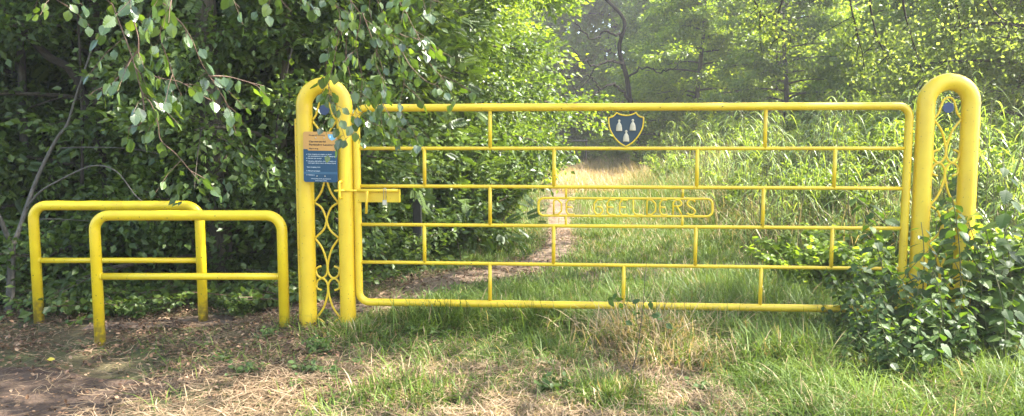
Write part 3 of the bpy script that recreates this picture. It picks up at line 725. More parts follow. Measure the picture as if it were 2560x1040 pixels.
def dryness(x, y):
    fg = sstep((5.15-y+.5*(fbm(x*1.2, y*2, 41)-.5)*2)/.7)*(1-sstep((x-.95+.5*(fbm(x*2, y*2, 43)-.5))/.55))
    c = sstep(1-np.hypot((x-1.0)/.75, (y-5.25)/.6))
    far = sstep((y-20.5)/4)*sstep((x-.6)/2.5)
    return np.clip(np.maximum(np.maximum(fg*(.08+.80*sstep((fbm(x*1.9, y*2.6, 57)-.36)*5)), c*1.2), far*.8)+.12+.5*(fbm(x*2.7, y*2.7, 51)-.5), 0, 1)
def grass_rnd(x, y):
    N = len(x); dry = dryness(x, y); k = rng.random(N) < dry
    g = np.clip(.22+.5*(fbm(x*.9, y*.9, 61)-.4)+.24*(rng.random(N)-.5), 0, .52)
    return np.where(k, .62+.38*rng.random(N), g), k
def hill(x, y):  # how tall the grass stands
    return .55+.9*fbm(x*1.4, y*1.4, 71)
G = Geo()
x, y = scatter(150000, -3.2, 4.6, 3.7, 7.6, dens_lawn)
rn, k = grass_rnd(x, y); lush = sstep((x-.9)/1.0)
h = (.05+.13*rng.random(len(x))**1.6)*hill(x, y)*1.2*(1+.75*lush+.75*sstep(1-np.hypot((x+.55)/.9, (y-5.9)/.55))+.5*sstep((y-5.4)/.8)*sstep((x+.9)/1)); h = np.where(k, h*.85, h)
G.add(*blades(x, y, h*.9, .0052+.0045*rng.random(len(x))**2, rn, .9, 1.1))
x, y = scatter(150000, -3.5, 8.5, 7.6, 15, lambda x, y: np.clip(dens_lawn(x, y)*sstep((x+1.6)/.8)+sstep((x-3.2)/1.5)*.4, 0, 1))
rn, k = grass_rnd(x, y); h = (.07+.11*rng.random(len(x)))*hill(x, y)*(1+1.5*sstep((x-3)/2))
G.add(*blades(x, y, h, .007+.004*rng.random(len(x)), rn, .5, .7))
G.link("lawn_grass", M['grass']); o = bpy.data.objects["lawn_grass"]; tag(o, "short grass, green and straw-coloured, covering the ground around the gate", "grass", kind="stuff")
G = Geo()
def dens_far(x, y): return np.clip((path_dist(x, y)+.0)/.5, 0, 1)*sstep((x+2.2)/.8)*(.5+.5*fbm(x*.5, y*.5, 81))
x, y = scatter(190000, -2.5, 14, 15, 66, lambda x, y: dens_far(x, y)*np.clip(26/y, 0, 1))
rn, k = grass_rnd(x, y); tall = sstep((x-1.7-.02*y)/2.2)*sstep((y-13)/5)
h = (.12+.16*rng.random(len(x)))*hill(x, y)*(1+2.6*tall)
G.add(*blades(x, y, h, (.007+.006*rng.random(len(x)))*(y/16)**.7, rn, .45, .6))
x, y = scatter(90000, 2.2, 13, 8.5, 26, lambda x, y: sstep((x-2.6-.03*y)/1.6)*np.clip(15/y, 0, 1)*(.35+.65*sstep((fbm(x*.9, y*.9, 91)-.3)*3)))
rn = np.where(rng.random(len(x)) < .38, .62+.38*rng.random(len(x)), .2+.32*rng.random(len(x)))
G.add(*blades(x, y, (.35+.65*rng.random(len(x)))*(.6+.8*fbm(x*.8, y*.8, 95)), (.008+.006*rng.random(len(x)))*(y/12)**.5, rn, .5, .9))
x, y = scatter(42000, .8, 6.5, 17, 34, lambda x, y: sstep((y-21)/3)*sstep((x-.55-.03*y)/.6)*(1-sstep((x-3.2-.02*y)/1.5))*(.25+.75*(fbm(x*1.3, y*.9, 97) > .45)))
G.add(*blades(x, y, (.3+.5*rng.random(len(x)))*(.5+.9*fbm(x*.9, y*.9, 99)), .013+.008*rng.random(len(x)), .78+.22*rng.random(len(x)), .5, .6))
G.link("meadow_grass", M['grass']); o = bpy.data.objects["meadow_grass"]; tag(o, "tall sunlit golden and green meadow grass beside the far path", "grass", kind="stuff")
# lying straw, thatch
def lying(n, x0, x1, y0, y1, dens, L, wd, rlo=.64, rhi=1.0):
    x, y = scatter(n, x0, x1, y0, y1, dens); N = len(x); az = rng.random(N)*6.283; l = L*(.5+rng.random(N)); z = hgt(x, y)+.012+.035*rng.random(N)
    d = np.stack([np.cos(az), np.sin(az), (rng.random(N)-.4)*.35], 1); s = np.stack([-np.sin(az), np.cos(az), np.zeros(N)], 1); P = np.stack([x, y, z], 1)
    cv = (rng.random(N)-.5)[:, None]*l[:, None]*.35; m = P+d*l[:, None]*.5+s*cv; e = P+d*l[:, None]; w2 = (wd*(.5+rng.random(N)))[:, None]/2
    V = np.stack([P-s*w2, P+s*w2, m+s*w2, m-s*w2, e+s*w2*.4, e-s*w2*.4], 1); o_ = (np.arange(N)*6)[:, None]
    return V.reshape(-1, 3), [np.concatenate([o_+np.array([[0, 1, 2, 3]]), o_+np.array([[3, 2, 4, 5]])])], np.repeat(rlo+(rhi-rlo)*rng.random(N), 6)
G = Geo()
G.add(*lying(52000, -3.4, 3.2, 3.8, 7.2, lambda x, y: np.clip((dryness(x, y)-.15)*.9*np.clip((path_dist(x, y)+.1)/.2, .1, 1)*np.clip(dirt_d(x, y)-.75, 0, 1)*2, 0, 1), .15, .0045))
G.add(*lying(9000, -5.5, -.2, 3.8, 7.5, lambda x, y: .25+.5*(fbm(x*2, y*2, 5) > .5), .15, .0045))
G.add(*lying(12000, -2.5, 1.2, 6, 14, lambda x, y: (path_dist(x, y) < .25)*.8, .12, .006))
G.add(*lying(8000, -.5, 3.0, 14, 34, lambda x, y: (path_dist(x, y) < .3)*.8, .2, .012))
G.link("dry_straw", M['thatch']); tag(bpy.data.objects["dry_straw"], "dead straw and cut grass lying in a pale thatch on the ground", "straw", kind="stuff")
# leaf litter on the left
def litter(n, x0, x1, y0, y1, dens, size):
    x, y = scatter(n, x0, x1, y0, y1, dens); N = len(x); pos = np.stack([x, y, hgt(x, y)+.014+.02*rng.random(N)], 1)
    ax = rand_unit(N); ax[:, 2] *= .3; nr = rand_unit(N)*.45; nr[:, 2] += 1
    return inst([(0, 0, 0), (-.3, .3, .12), (-.26, .7, .10), (0, 1, -.02), (.26, .7, .16), (.3, .3, .08), (0, .5, .0)], [[(0, 6, 1), (1, 6, 2), (2, 6, 3), (3, 6, 4), (4, 6, 5), (5, 6, 0)]], pos, ax, nr, size*(.5+.9*rng.random(N)), rng.random(N))
G = Geo(); G.add(*litter(46000, -8, -.4, 4.0, 9.5, lambda x, y: (1-.93*green_left(x, y))*np.clip(.25+dirt_d(x, y)-.75, .10, 1)*(.35+.65*(fbm(x*1.8, y*1.8, 9) > .42)), .031))
G.add(*litter(9000, -2.6, 1.2, 6.2, 13, lambda x, y: (path_dist(x, y) < .2)*.7*(fbm(x*3, y*3, 19) > .4), .045))
G.link("leaf_litter", M['litter']); tag(bpy.data.objects["leaf_litter"], "brown fallen leaves covering the bare ground round the yellow barriers", "fallen leaves", kind="stuff")
M['yellow_leaf'] = leaf_mat("yellow_fallen_leaf", [(0, (.6, .48, .05)), (1, (.7, .56, .08))], (1, 1, 1), .3)
q = on_ground(125, 910, -.16); v, f, r = inst(SERR[0], SERR[1], np.array([[q.x-.02, q.y, q.z+.035]]), np.array([[1., .3, .05]]), np.array([[.1, -.5, 1.]]), .05, np.array([.5]))
link_mesh("fallen_leaf", v, f, M['yellow_leaf'], origin=Vector((q.x, q.y, q.z+.03)), rnd=r)
tag(bpy.data.objects["fallen_leaf"], "single bright yellow fallen leaf on the bare earth at lower left", "leaf")

# ------------------------------------------------------------------ low plants
rng = np.random.default_rng(103)
def shrub_mesh(nst, H, R, n_leaf, leaf, tmpl, arch=.5, sig=.05, droop=.3):
    wd = Geo(); lv = Geo(); P = []; O = []
    for i in range(nst):
        az = rng.random()*6.283; L = H*(.55+.5*rng.random()); rr = R*(.3+.8*rng.random()); q = np.linspace(0, 1, 9)
        d = np.array([math.cos(az), math.sin(az), 0]); b = np.array([rng.normal()*R*.22, rng.normal()*R*.22, -.03])
        S = b+d*rr*(q**1.4)[:, None]; S[:, 2] += L*(q-arch*.5*q**3); S[:, :2] += .03*np.sin(q*7+i)[:, None]
        wd.add(*tube_vf(S, .006*(1-.75*q)+.0012, 5, False))
        t = .12+.88*rng.random(n_leaf//nst); pts = np.stack([np.interp(t, q, S[:, c]) for c in range(3)], 1)
        o = rand_unit(len(t)); o[:, 2] *= .4; P.append(pts+o*sig*rng.random(len(t))[:, None]*1.5); O.append(o+d*.3)
    P = np.concatenate(P); O = np.concatenate(O); v, f, r = leafset(P, O, leaf, tmpl, droop=droop, flat=.9, light=np.clip(.3+.5*fbm(P[:, 0]*4, P[:, 2]*4, 1)+.1, 0, 1)); lv.add(v, f, r)
    return wd, lv
def nettle_mesh(H, leaf, seed):
    wd = Geo(); P = []; A = []; S_ = []
    az = rng.random()*6.283; q = np.linspace(0, 1, 10); bend = .12+.3*rng.random()
    S = np.stack([bend*H*q**2*math.cos(az), bend*H*q**2*math.sin(az), H*q-.05-.1*H*q**3], 1); wd.add(*tube_vf(S, .005*(1-.7*q)+.001, 6, False))
    n = int(H/.075)
    for i in range(n):
        t = .14+.86*(i/n)**.9; b = np.array([np.interp(t, q, S[:, c]) for c in range(3)]); a0 = (i % 2)*1.57+rng.random()*.4
        for k in (0, 1):
            aa = a0+k*math.pi; P.append(b+.02*np.array([math.cos(aa), math.sin(aa), .2])); A.append([math.cos(aa), math.sin(aa), -.15-.5*rng.random()]); S_.append(leaf*(1.1-.65*t**3)*(.75+.4*rng.random()))
        if rng.random() < .5 and t < .8:
            aa = rng.random()*6.28
            for kk in range(3): P.append(b+.05*np.array([math.cos(aa), math.sin(aa), .5])+.03*rand_unit(1)[0]); A.append([math.cos(aa+kk-1), math.sin(aa+kk-1), -.2]); S_.append(leaf*.5)
    P = np.array(P); A = np.array(A, float); N = len(P); nr = rand_unit(N)*.35; nr[:, 2] += 1
    lv = Geo(); v, f, r = inst(NETT[0], NETT[1], P, A, nr, np.array(S_), rng.random(N)); lv.add(v, f, r); return wd, lv
def reed_mesh(nst, H, R):
    wd = Geo(); P = []
    lv = Geo()
    for i in range(nst):
        b = rng.normal(size=2)*R*.5; h = H*(.7+.4*rng.random()); az = rng.random()*6.28; q = np.linspace(0, 1, 8); bn = .05+.16*rng.random()
        S = np.stack([b[0]+bn*h*q**2*math.cos(az), b[1]+bn*h*q**2*math.sin(az), h*q-.05], 1); wd.add(*tube_vf(S, .0045*(1-.6*q)+.001, 5, False))
        for t in np.arange(.15, 1.0, .085):
            p = np.array([np.interp(t, q, S[:, c]) for c in range(3)]); a = rng.random()*6.28; L = (.34+.28*rng.random())*(1.15-.4*t); u = np.linspace(0, 1, 6); d = np.array([math.cos(a), math.sin(a), 0]); s = np.array([-d[1], d[0], 0])
            up = .75*rng.random()+.25; C = p+d*L*(u*(1-.25*up))[:, None]; C[:, 2] += L*(up*u-(.75+.5*rng.random())*u*u)
            wv = .0074*np.sin(np.clip(u*.9+.12, 0, 1)*math.pi)[:, None]+.0008; V = np.concatenate([C-s*wv, C+s*wv]); j = np.arange(5); lv.add(V, [np.stack([j, j+1, j+7, j+6], 1)], np.clip(.2+.7*rng.random(), 0, 1))
        if rng.random() < .10:   # feathery seed head
            top = S[-1]; K = 26; pp = top+np.stack([rng.normal(size=K)*.012, rng.normal(size=K)*.012, -rng.random(K)*.02+rng.random(K)*.16], 1); ax = rand_unit(K)*.5; ax[:, 2] += .9
            v, f, r = inst(KITE[0], KITE[1], pp, ax, rand_unit(K), .028, np.full(K, .6)); lv.add(v, f, r)
    return wd, lv
PV = {}
def pproto(key, wl, stemmat, leafmat, stemname="stem", leafname="leaves"):
    a = wl[0].link(stemname, M[stemmat], None, True, Vector((0, 0, 0))); b = wl[1].link(leafname, M[leafmat], None, False, Vector((0, 0, 0)))
    PV[key] = (a.data, b.data, stemname, leafname); bpy.data.objects.remove(a); bpy.data.objects.remove(b)
def put_plant(key, name, label, cat, x, y, rz=None, s=1.0, group=None, leafmat=None, dz=0, tilt=(0, 0)):
    a, b, n1, n2 = PV[key]; t = thing(name, label, cat, (x, y, float(hgt(x, y))+dz), group); t.rotation_euler = (tilt[0], tilt[1], rng.random()*6.28 if rz is None else rz); t.scale = (s, s, s)
    for nm, me in ((n1, a), (n2, b)):
        o = bpy.data.objects.new(nm, me); COL.objects.link(o); o.parent = t
        if nm == n2 and leafmat: o.material_slots[0].link = 'OBJECT'; o.material_slots[0].material = M[leafmat]
    return t
for i in range(5): pproto('nettle%d' % i, nettle_mesh(.55+.13*i, .105, i), 'stem', 'nettle_leaf', "stem", "leaves")
for i in range(3): pproto('reed%d' % i, reed_mesh(13, 1.5+.2*i, .5), 'stem', 'reed_leaf')
pproto('bush0', shrub_mesh(34, 1.0, .75, 4200, .065, SERR), 'twig', 'leaf_mid')
pproto('bush1', shrub_mesh(34, .75, .6, 3000, .06, SERR), 'twig', 'leaf_dark')
pproto('bush2', shrub_mesh(44, 1.5, .95, 8000, .07, KITE), 'twig', 'leaf_mid')
pproto('ivy', shrub_mesh(26, .28, .5, 900, .05, SERR, sig=.04, droop=.1), 'twig', 'leaf_dark')
pproto('herb', shrub_mesh(9, .22, .14, 90, .05, SERR, sig=.03, droop=.1), 'stem', 'nettle_leaf')
# nettles at the foot of the right post: back rank, then in front
GNET = "nettles overgrowing the right gate post"
spots = []
for i in range(98):
    t = rng.random(); u = 2090+ (2600-2090)*rng.random() if i > 40 else 2150+290*rng.random()
    Yp = 4.75+1.15*rng.random() if i > 40 else 4.55+.8*rng.random()
    spots.append((u, Yp))
for i, (u, Yp) in enumerate(spots):
    X_ = (u-1280)/F*Yp*1.01; e = sstep(np.array((u-2120)/220)); kk = int(rng.integers(0, 5)); s = float(.6+.66*e)*(.8+.35*rng.random())*(.86 if 2250 < u < 2330 or 2400 < u < 2450 else 1.0)
    if Yp < 5.1: s *= .72
    if i % 5 == 0 and Yp > 5.2: s *= 1.22
    put_plant('nettle%d' % kk, "nettle_plant", "toothed green nettle plant among those growing over the foot of the right gate post", "nettle", X_, Yp, s=s, group=GNET, tilt=(.25*rng.normal()*.5, .12*rng.normal()-.08))
for i, (x, y) in enumerate([(3.95, 6.6), (4.4, 6.9), (3.5, 7.0), (4.9, 6.7), (3.0, 7.4), (4.15, 5.9), (4.35, 6.35)]):
    put_plant('bush1' if i % 2 else 'bush0', "bramble_bush", ["bramble bush just behind the right gate post", "bramble bush behind the nettles at the right edge", "bramble bush behind the lower right corner of the gate", "bramble bush at the far right edge under the reeds", "low bramble bush seen through the gate's lower right panel", "tall leafy bramble cut by the right edge of the picture, beside the gate post", "leafy bramble at the right edge, just behind the one beside the gate post"][i], "bush", x, y, s=.8 if i < 5 else 1.25, group="bramble bushes behind the right gate post")
# reeds and bushes on the bank
GRD = "reed clumps on the bank behind the gate"
ps = [(4.9, 7.6), (5.3, 8.3), (4.5, 8.7), (5.9, 8.0), (6.3, 9.2), (5.2, 9.8), (4.4, 10.4), (6.0, 10.8), (3.9, 11.2), (5.0, 11.8), (6.8, 11.5), (4.3, 12.8), (5.8, 13.0), (7.3, 13.0), (4.9, 14.3), (6.5, 14.6), (8.2, 14.2), (5.4, 16.2), (7.2, 16.6), (8.8, 16.4), (6.2, 18.4), (8.0, 19.0), (9.8, 18.6), (4.8, 18.0), (5.6, 20.5), (7.0, 22.0), (5.3, 24), (8.8, 23), (4.6, 15.6), (4.0, 14.2), (5.3, 13.6), (6.9, 15.6), (4.4, 16.8), (3.9, 19.5), (4.4, 21), (5.2, 12.4), (6.1, 14), (3.7, 12.9), (7.9, 17.8), (3.6, 10), (4.2, 9.3)]
for i, (x, y) in enumerate(ps):
    if i % 4 == 1 and y > 9: continue
    put_plant('reed%d' % (i % 3), "reed_clump", "clump of tall green reeds on the bank between the gate and the grey-green trees", "reeds", x, y, s=.9+.3*rng.random(), group=GRD)
GB = "leafy bushes among the reeds"
for i, (x, y, s, k) in enumerate([(4.1, 9.0, .7, 'bush0'), (5.0, 8.9, .9, 'bush0'), (4.9, 10.9, .9, 'bush2'), (6.6, 10.0, .9, 'bush2'), (4.4, 13.6, .8, 'bush2'), (6.4, 12.4, 1.0, 'bush2'), (8.3, 12.2, 1.0, 'bush2'), (5.8, 15.6, .9, 'bush2'),
      (7.8, 15.2, 1.1, 'bush2'), (9.9, 16.0, 1.2, 'bush2'), (6.7, 19.6, 1.0, 'bush2'), (9.0, 20.6, 1.2, 'bush2'), (4.9, 22.5, .9, 'bush2'), (7.6, 25, 1.3, 'bush2'), (5.4, 28, 1.2, 'bush2'), (8.5, 30, 1.5, 'bush2'), (6.2, 33, 1.5, 'bush2'), (5.6, 38, 1.2, 'bush2'), (5.0, 44, 1.6, 'bush2'), (0.9, 52, 2.2, 'bush2'), (2.9, 56, 2.4, 'bush2'), (5.2, 55, 2.4, 'bush2'), (7.2, 50, 2.2, 'bush2'), (-1.2, 49, 2.2, 'bush2'), (4.4, 60, 3.0, 'bush2'), (9.5, 40, 2., 'bush2')]):
    put_plant(k, "leafy_bush", "light green leafy bush growing between the reeds right of the path", "bush", x, y, s=s, group=GB, leafmat='leaf_bright' if (i % 2 and y > 12) else 'leaf_mid')
for i in range(46):
    y = 7.6+9*rng.random()**1.3; x = 2.7+.12*y+3.6*rng.random()
    put_plant('nettle%d' % rng.integers(0, 5), "tall_nettle", "tall nettle on the bank seen through or above the right half of the gate", "nettle", x, y, s=.9+.7*rng.random(), group="nettles on the bank behind the gate")
# path-side bushes, left
GLB = "bushes along the left side of the path"
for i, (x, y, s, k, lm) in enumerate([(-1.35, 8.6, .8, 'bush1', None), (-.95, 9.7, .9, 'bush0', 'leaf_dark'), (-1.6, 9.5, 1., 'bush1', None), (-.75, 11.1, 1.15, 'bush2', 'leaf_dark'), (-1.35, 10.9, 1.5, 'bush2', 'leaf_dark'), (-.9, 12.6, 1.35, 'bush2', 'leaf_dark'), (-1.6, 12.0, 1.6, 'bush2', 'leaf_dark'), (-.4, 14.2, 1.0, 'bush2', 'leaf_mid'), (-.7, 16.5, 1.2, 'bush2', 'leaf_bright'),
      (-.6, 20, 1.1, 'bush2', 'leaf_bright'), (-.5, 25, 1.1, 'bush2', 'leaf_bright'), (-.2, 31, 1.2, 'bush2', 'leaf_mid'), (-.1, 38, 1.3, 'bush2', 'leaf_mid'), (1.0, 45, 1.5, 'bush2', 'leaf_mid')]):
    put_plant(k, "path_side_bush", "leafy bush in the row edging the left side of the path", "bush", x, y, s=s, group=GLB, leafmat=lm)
GI = "ivy and seedlings under the wood edge"
for i in range(46):
    x = -7.2+5.6*rng.random(); y = 7.15+1.5*rng.random()+.12*max(0, -3-x)
    put_plant('ivy', "ground_ivy", "low dark ivy patch at the foot of the wood behind the barriers", "ivy", x, y, s=.6+.7*rng.random(), group=GI)
for (u, v, Yp, s, lab) in [(610, 760, 7.0, .75, "low grey-green bramble between the barriers and the left gate post"), (655, 750, 7.4, .8, "pale-leaved bramble right beside the left gate post"), (560, 770, 7.5, .7, "low bramble just right of the farther barrier's right leg")]:
    p = at_dist(u, v, Yp); put_plant('bush1', "bramble", lab, "bush", p.x, Yp, s=s*.62, group="brambles by the left gate post")
GHB = "small weeds in the grass"
for i in range(70):
    x = -2.6+5.6*rng.random(); y = 4.3+3.4*rng.random()
    if path_dist(np.array([x]), np.array([y]))[0] < .05: continue
    put_plant('herb', "small_weed", "small broad-leaved weed standing in the grass near the gate", "weed", x, y, s=.35+.45*rng.random(), group=GHB)
# two tussocks and the dry weed clump in front of the gate
def tussock(name, label, u, v, n, h, R, dry, mat='grass'):
    c = on_ground(u, v); N = n; x = c.x+rng.normal(size=N)*R*.45; y = c.y+rng.normal(size=N)*R*.35; r = np.where(rng.random(N) < dry, .66+.3*rng.random(N), .1+.35*rng.random(N))
    G = Geo(); G.add(*blades(x, y, h*(.5+.7*rng.random(N)), .006+.004*rng.random(N), r, .55, .9)); o = G.link(name, M[mat], None, False, Vector((c.x, c.y, float(hgt(c.x, c.y))))); tag(o, label, "grass tuft", "grass tussocks in front of the gate"); return o
tussock("grass_tussock", "dark green arching grass tussock under the gate's lower rail, left of the middle", 1100, 815, 1100, .34, .42, .06)
tussock("grass_tussock", "fresh green grass tussock under the middle of the gate", 1330, 815, 1300, .30, .45, .08)
tussock("grass_tussock", "dry straw-coloured tussock with dead stalks under the gate, right of the middle", 1610, 860, 1500, .36, .48, .62)
tussock("grass_tussock", "second dry tussock in the foreground with pale curled blades", 1700, 905, 1100, .24, .36, .6)
tussock("grass_tussock", "green grass tussock right of the dry stalks, below the gate", 1770, 850, 1100, .30, .4, .12)
tussock("grass_tussock", "small green tussock in the pale thatch at the bottom, left of the middle", 1010, 985, 700, .18, .4, .2)
tussock("grass_tussock", "low green tussock at the lower edge, below the thin weed stem", 1520, 985, 1400, .16, .28, .25)
tussock("grass_tussock", "short tuft of green grass at the right side of the left gate post's foot", 900, 835, 700, .17, .35, .25)
tussock("grass_tussock", "long-bladed bright tussock in the lush grass left of the nettles", 1960, 900, 900, .32, .4, .1)
tussock("grass_tussock", "sunlit green grass tussock behind the gate's bottom rail", 1830, 740, 1500, .30, .5, .05)
def stick(name, label, cat, pts, r0, r1, mat, group=None, extra=(), crook=0):
    root = thing(name, label, cat, pts[0], group); P = spline(pts, 6); Geo().add(*tube_vf(P, np.linspace(r0, r1, len(P)), 8)).link("stem", M[mat], root, True)
    for e, a, b in extra:
        P = spline(e, 6)
        if crook: P = [P[0]]+[p+Vector((rng.normal(), rng.normal(), rng.normal()))*crook for p in P[1:]]
        Geo().add(*tube_vf(P, np.linspace(a, b, len(P)), 6)).link("branch", M[mat], root, True)
    return root
A_ = lambda pts, Y0, Y1=None: [at_dist(u, v, Y0+(0 if Y1 is None else (Y1-Y0)*i/(len(pts)-1))) for i, (u, v) in enumerate(pts)]
t = stick("thin_weed", "thin dark bare weed stem standing alone in the foreground before the gate", "weed", A_([(1566, 1012), (1572, 960), (1590, 890), (1600, 830), (1608, 760), (1612, 700), (1618, 640)], 4.5, 5.2), .004, .0012, 'bark_dark', extra=[(A_([(1600, 830), (1585, 770), (1576, 730)], 4.9), .002, .001), (A_([(1608, 760), (1630, 720), (1640, 680)], 5.0), .002, .001)])
pts = A_([(1612, 770), (1590, 760), (1560, 765), (1600, 790), (1640, 790), (1660, 800), (1570, 790), (1625, 775), (1545, 750), (1530, 740)], 4.95)
P = np.array([list(p) for p in pts]*2)+rng.normal(size=(20, 3))*.02; ax = rand_unit(20)*.6; ax[:, 2] -= .4
v, f, r = inst(NETT[0], NETT[1], P, ax, rand_unit(20)+np.array([0, -.6, .7]), .055, rng.random(20)*.5); link_mesh("leaves", v, f, M['nettle_leaf'], t, rnd=r)
for i, (u, v, u2, v2) in enumerate([(1600, 880, 1500, 800), (1640, 900, 1740, 800), (1610, 870, 1680, 700), (1590, 880, 1530, 700), (1700, 860, 1760, 740), (1650, 880, 1610, 740)]):
    a = on_ground(u, v); b = at_dist(u2, v2, a.y+.1); m = a.lerp(b, .55)+Vector((0, 0, .05))
    stick("dead_stalk", "thin straw-coloured dead stalk rising from the dry tussock below the gate", "stalk", [a, m, b], .0028, .001, 'straw', "dead stalks in the dry tussock")

# ------------------------------------------------------------------ trunks, saplings and dead branches on the left
rng = np.random.default_rng(104)
stick("grey_sapling", "grey forked sapling trunk at the left edge beside the farther barrier", "sapling", A_([(22, 800), (26, 740), (28, 680), (30, 615)], 7.3), .045, .032, 'bark_grey',
      extra=[(A_([(30, 620), (14, 580), (0, 545), (-30, 480), (-60, 380)], 7.3, 7.0), .026, .014), (A_([(30, 618), (48, 575), (66, 520), (95, 440), (140, 350), (168, 310), (190, 240), (230, 120)], 7.3, 7.9), .026, .009),
             (A_([(66, 520), (100, 480), (150, 450), (230, 415), (290, 428), (340, 490), (380, 520)], 7.35, 7.0), .010, .005), (A_([(150, 370), (230, 368), (330, 372), (410, 388)], 7.8, 7.4), .008, .003),
             (A_([(75, 548), (150, 548), (220, 552)], 7.2, 7.0), .006, .003)])
stick("dark_trunk", "straight dark tree trunk in the wood above the nearer barrier", "tree trunk", [at_dist(560, 900, 8.4), at_dist(545, 500, 8.4), at_dist(527, 250, 8.4), at_dist(515, 60, 8.4), at_dist(508, -250, 8.4), at_dist(500, -600, 8.4)], .15, .10, 'bark')
stick("leaning_trunk", "thin dark trunk leaning left to right through the wood at upper left", "tree trunk", A_([(300, 560), (200, 215), (120, 140), (50, 70), (-60, -40)], 8.6, 8.2), .055, .04, 'bark_dark')
stick("pale_trunk", "short pale grey trunk seen through leaves at the upper left edge", "tree trunk", A_([(60, 420), (58, 250), (52, 110), (48, -40)], 9.0), .05, .04, 'bark_grey')
for i, (pts, lab) in enumerate([([(205, 460), (206, 300), (198, 100), (190, -30)], "thin dark upright stem at the upper left, left of the hanging birch leaves"), ([(700, 560), (690, 380), (700, 260), (730, 120)], "thin dark stem in the wood just left of the left gate post")]):
    stick("thin_sapling", lab, "sapling", A_(pts, 8.0), .018, .010, 'bark_dark', "thin stems at the wood edge")
stick("bare_limbed_oak", "oak down the path with dark crooked bare lower limbs reaching left over the path", "tree", A_([(1600, 440), (1588, 330), (1575, 250), (1566, 190), (1548, 120), (1560, 50), (1500, -20), (1440, -120)], 30), .13, .05, 'bark_black', crook=.045,
      extra=[(A_([(1572, 250), (1540, 215), (1500, 222), (1470, 240), (1425, 215)], 30, 28), .06, .02), (A_([(1562, 170), (1530, 150), (1490, 165), (1450, 150), (1400, 175)], 30, 27.5), .06, .02), (A_([(1500, 222), (1480, 195), (1440, 190), (1410, 200)], 29, 28), .035, .012),
             (A_([(1572, 260), (1530, 262), (1500, 290), (1450, 300)], 29.8, 28), .05, .02), (A_([(1550, 90), (1520, 80), (1480, 95), (1440, 60)], 30, 28), .05, .02), (A_([(1490, 165), (1470, 200), (1435, 235), (1415, 260)], 29, 28), .03, .012),
             (A_([(1565, 200), (1610, 170), (1660, 180), (1700, 150)], 30, 29), .05, .015), (A_([(1450, 150), (1430, 120), (1410, 115)], 28, 27.5), .02, .01), (A_([(1470, 240), (1450, 260), (1420, 262)], 28.5, 28), .02, .01)])
# black marker post by the path and dark rail far down the path
p = on_ground(1045, 668); mp = thing("marker_post", "black square marker post behind the gate's left end", "post", p)
g = Geo(); top = at_dist(1045, 503, p.y); hh = (top.z+.05)/2; g.add(*box_vf((p.x, p.y, top.z/2-.02), (1, 0, 0), (0, 1, 0), (0, 0, 1), .050, .05, top.z/2+.06)); o = g.link("post", M['dark_wood'], mp); bevel(o, .008)
g = Geo(); g.add(*box_vf((p.x, p.y, top.z+.045), (1, 0, 0), (0, 1, 0), (0, 0, 1), .046, .046, .006)); o = g.link("post_cap", M['dark_wood'], mp); bevel(o, .004)
a, b = at_dist(1390, 352, 42), at_dist(1470, 352, 42); fb = thing("rail_barrier", "low dark wooden rail across the path far away, below the shield's left side", "barrier", (a.x, 42, 0))
Geo().add(*tube_vf([a, b], .05, 8)).link("rail", M['dark_wood'], fb)
for q in (a.lerp(b, .05), a.lerp(b, .95)): Geo().add(*tube_vf([(q.x, 42.1, -.2), (q.x, 42.1, q.z+.1)], .06, 8)).link("post", M['dark_wood'], fb)
# the pale stone behind the nettles
q = on_ground(2440, 772); V = []; seg = 14
for i in range(8):
    for k in range(seg):
        ph = math.pi*i/7; t = k/seg*6.283; rr = 1+.18*math.sin(3*t+i)+.1*math.cos(5*t-i); V.append((q.x+.15*rr*math.sin(ph)*math.cos(t), q.y+.12*rr*math.sin(ph)*math.sin(t), .06+.09*math.cos(ph)*(1+.1*math.sin(t*2))))
ii = np.arange(8*seg).reshape(8, seg); i2 = np.roll(ii, -1, 1); o = link_mesh("stone", V, np.stack([ii[:-1].ravel(), ii[1:].ravel(), i2[1:].ravel(), i2[:-1].ravel()], 1), noise_mat("pale_stone", (.25, .22, .18), (.5, .45, .4), 8, .9, .6), smooth=True, origin=Vector((q.x, q.y, 0)))
tag(o, "pale rounded stone half hidden by nettles behind the right gate post", "stone")

# ------------------------------------------------------------------ birch: trunk left of the picture, twigs hanging into it
rng = np.random.default_rng(105)
birch = thing("birch_tree", "birch whose thin drooping leafy twigs hang in front of the left gate post", "birch tree", (-4.6, 2.7, -.17))
tp = spline([(-4.6, 2.7, -.4), (-4.55, 2.75, 1.2), (-4.4, 2.8, 3.0), (-4.3, 2.9, 5.5), (-4.1, 3.0, 8.5)], 6)
Geo().add(*tube_vf(tp, np.linspace(.14, .04, len(tp)), 14)).link("trunk", M['birch_bark'], birch, True)
l1 = spline([(-4.42, 2.8, 3.0), (-3.4, 3.0, 3.7), (-2.4, 3.15, 3.75), (-1.5, 3.3, 3.4)], 6); l2 = spline([(-4.35, 2.85, 4.3), (-3.2, 3.7, 4.7), (-1.9, 4.4, 4.6), (-.7, 4.8, 4.1)], 6)
Geo().add(*tube_vf(l1, np.linspace(.045, .014, len(l1)), 8)).link("limb", M['twig'], birch, True)
Geo().add(*tube_vf(l2, np.linspace(.05, .014, len(l2)), 8)).link("limb", M['twig'], birch, True)
LP, LA, LN, LS = [], [], [], []
tw = Geo()
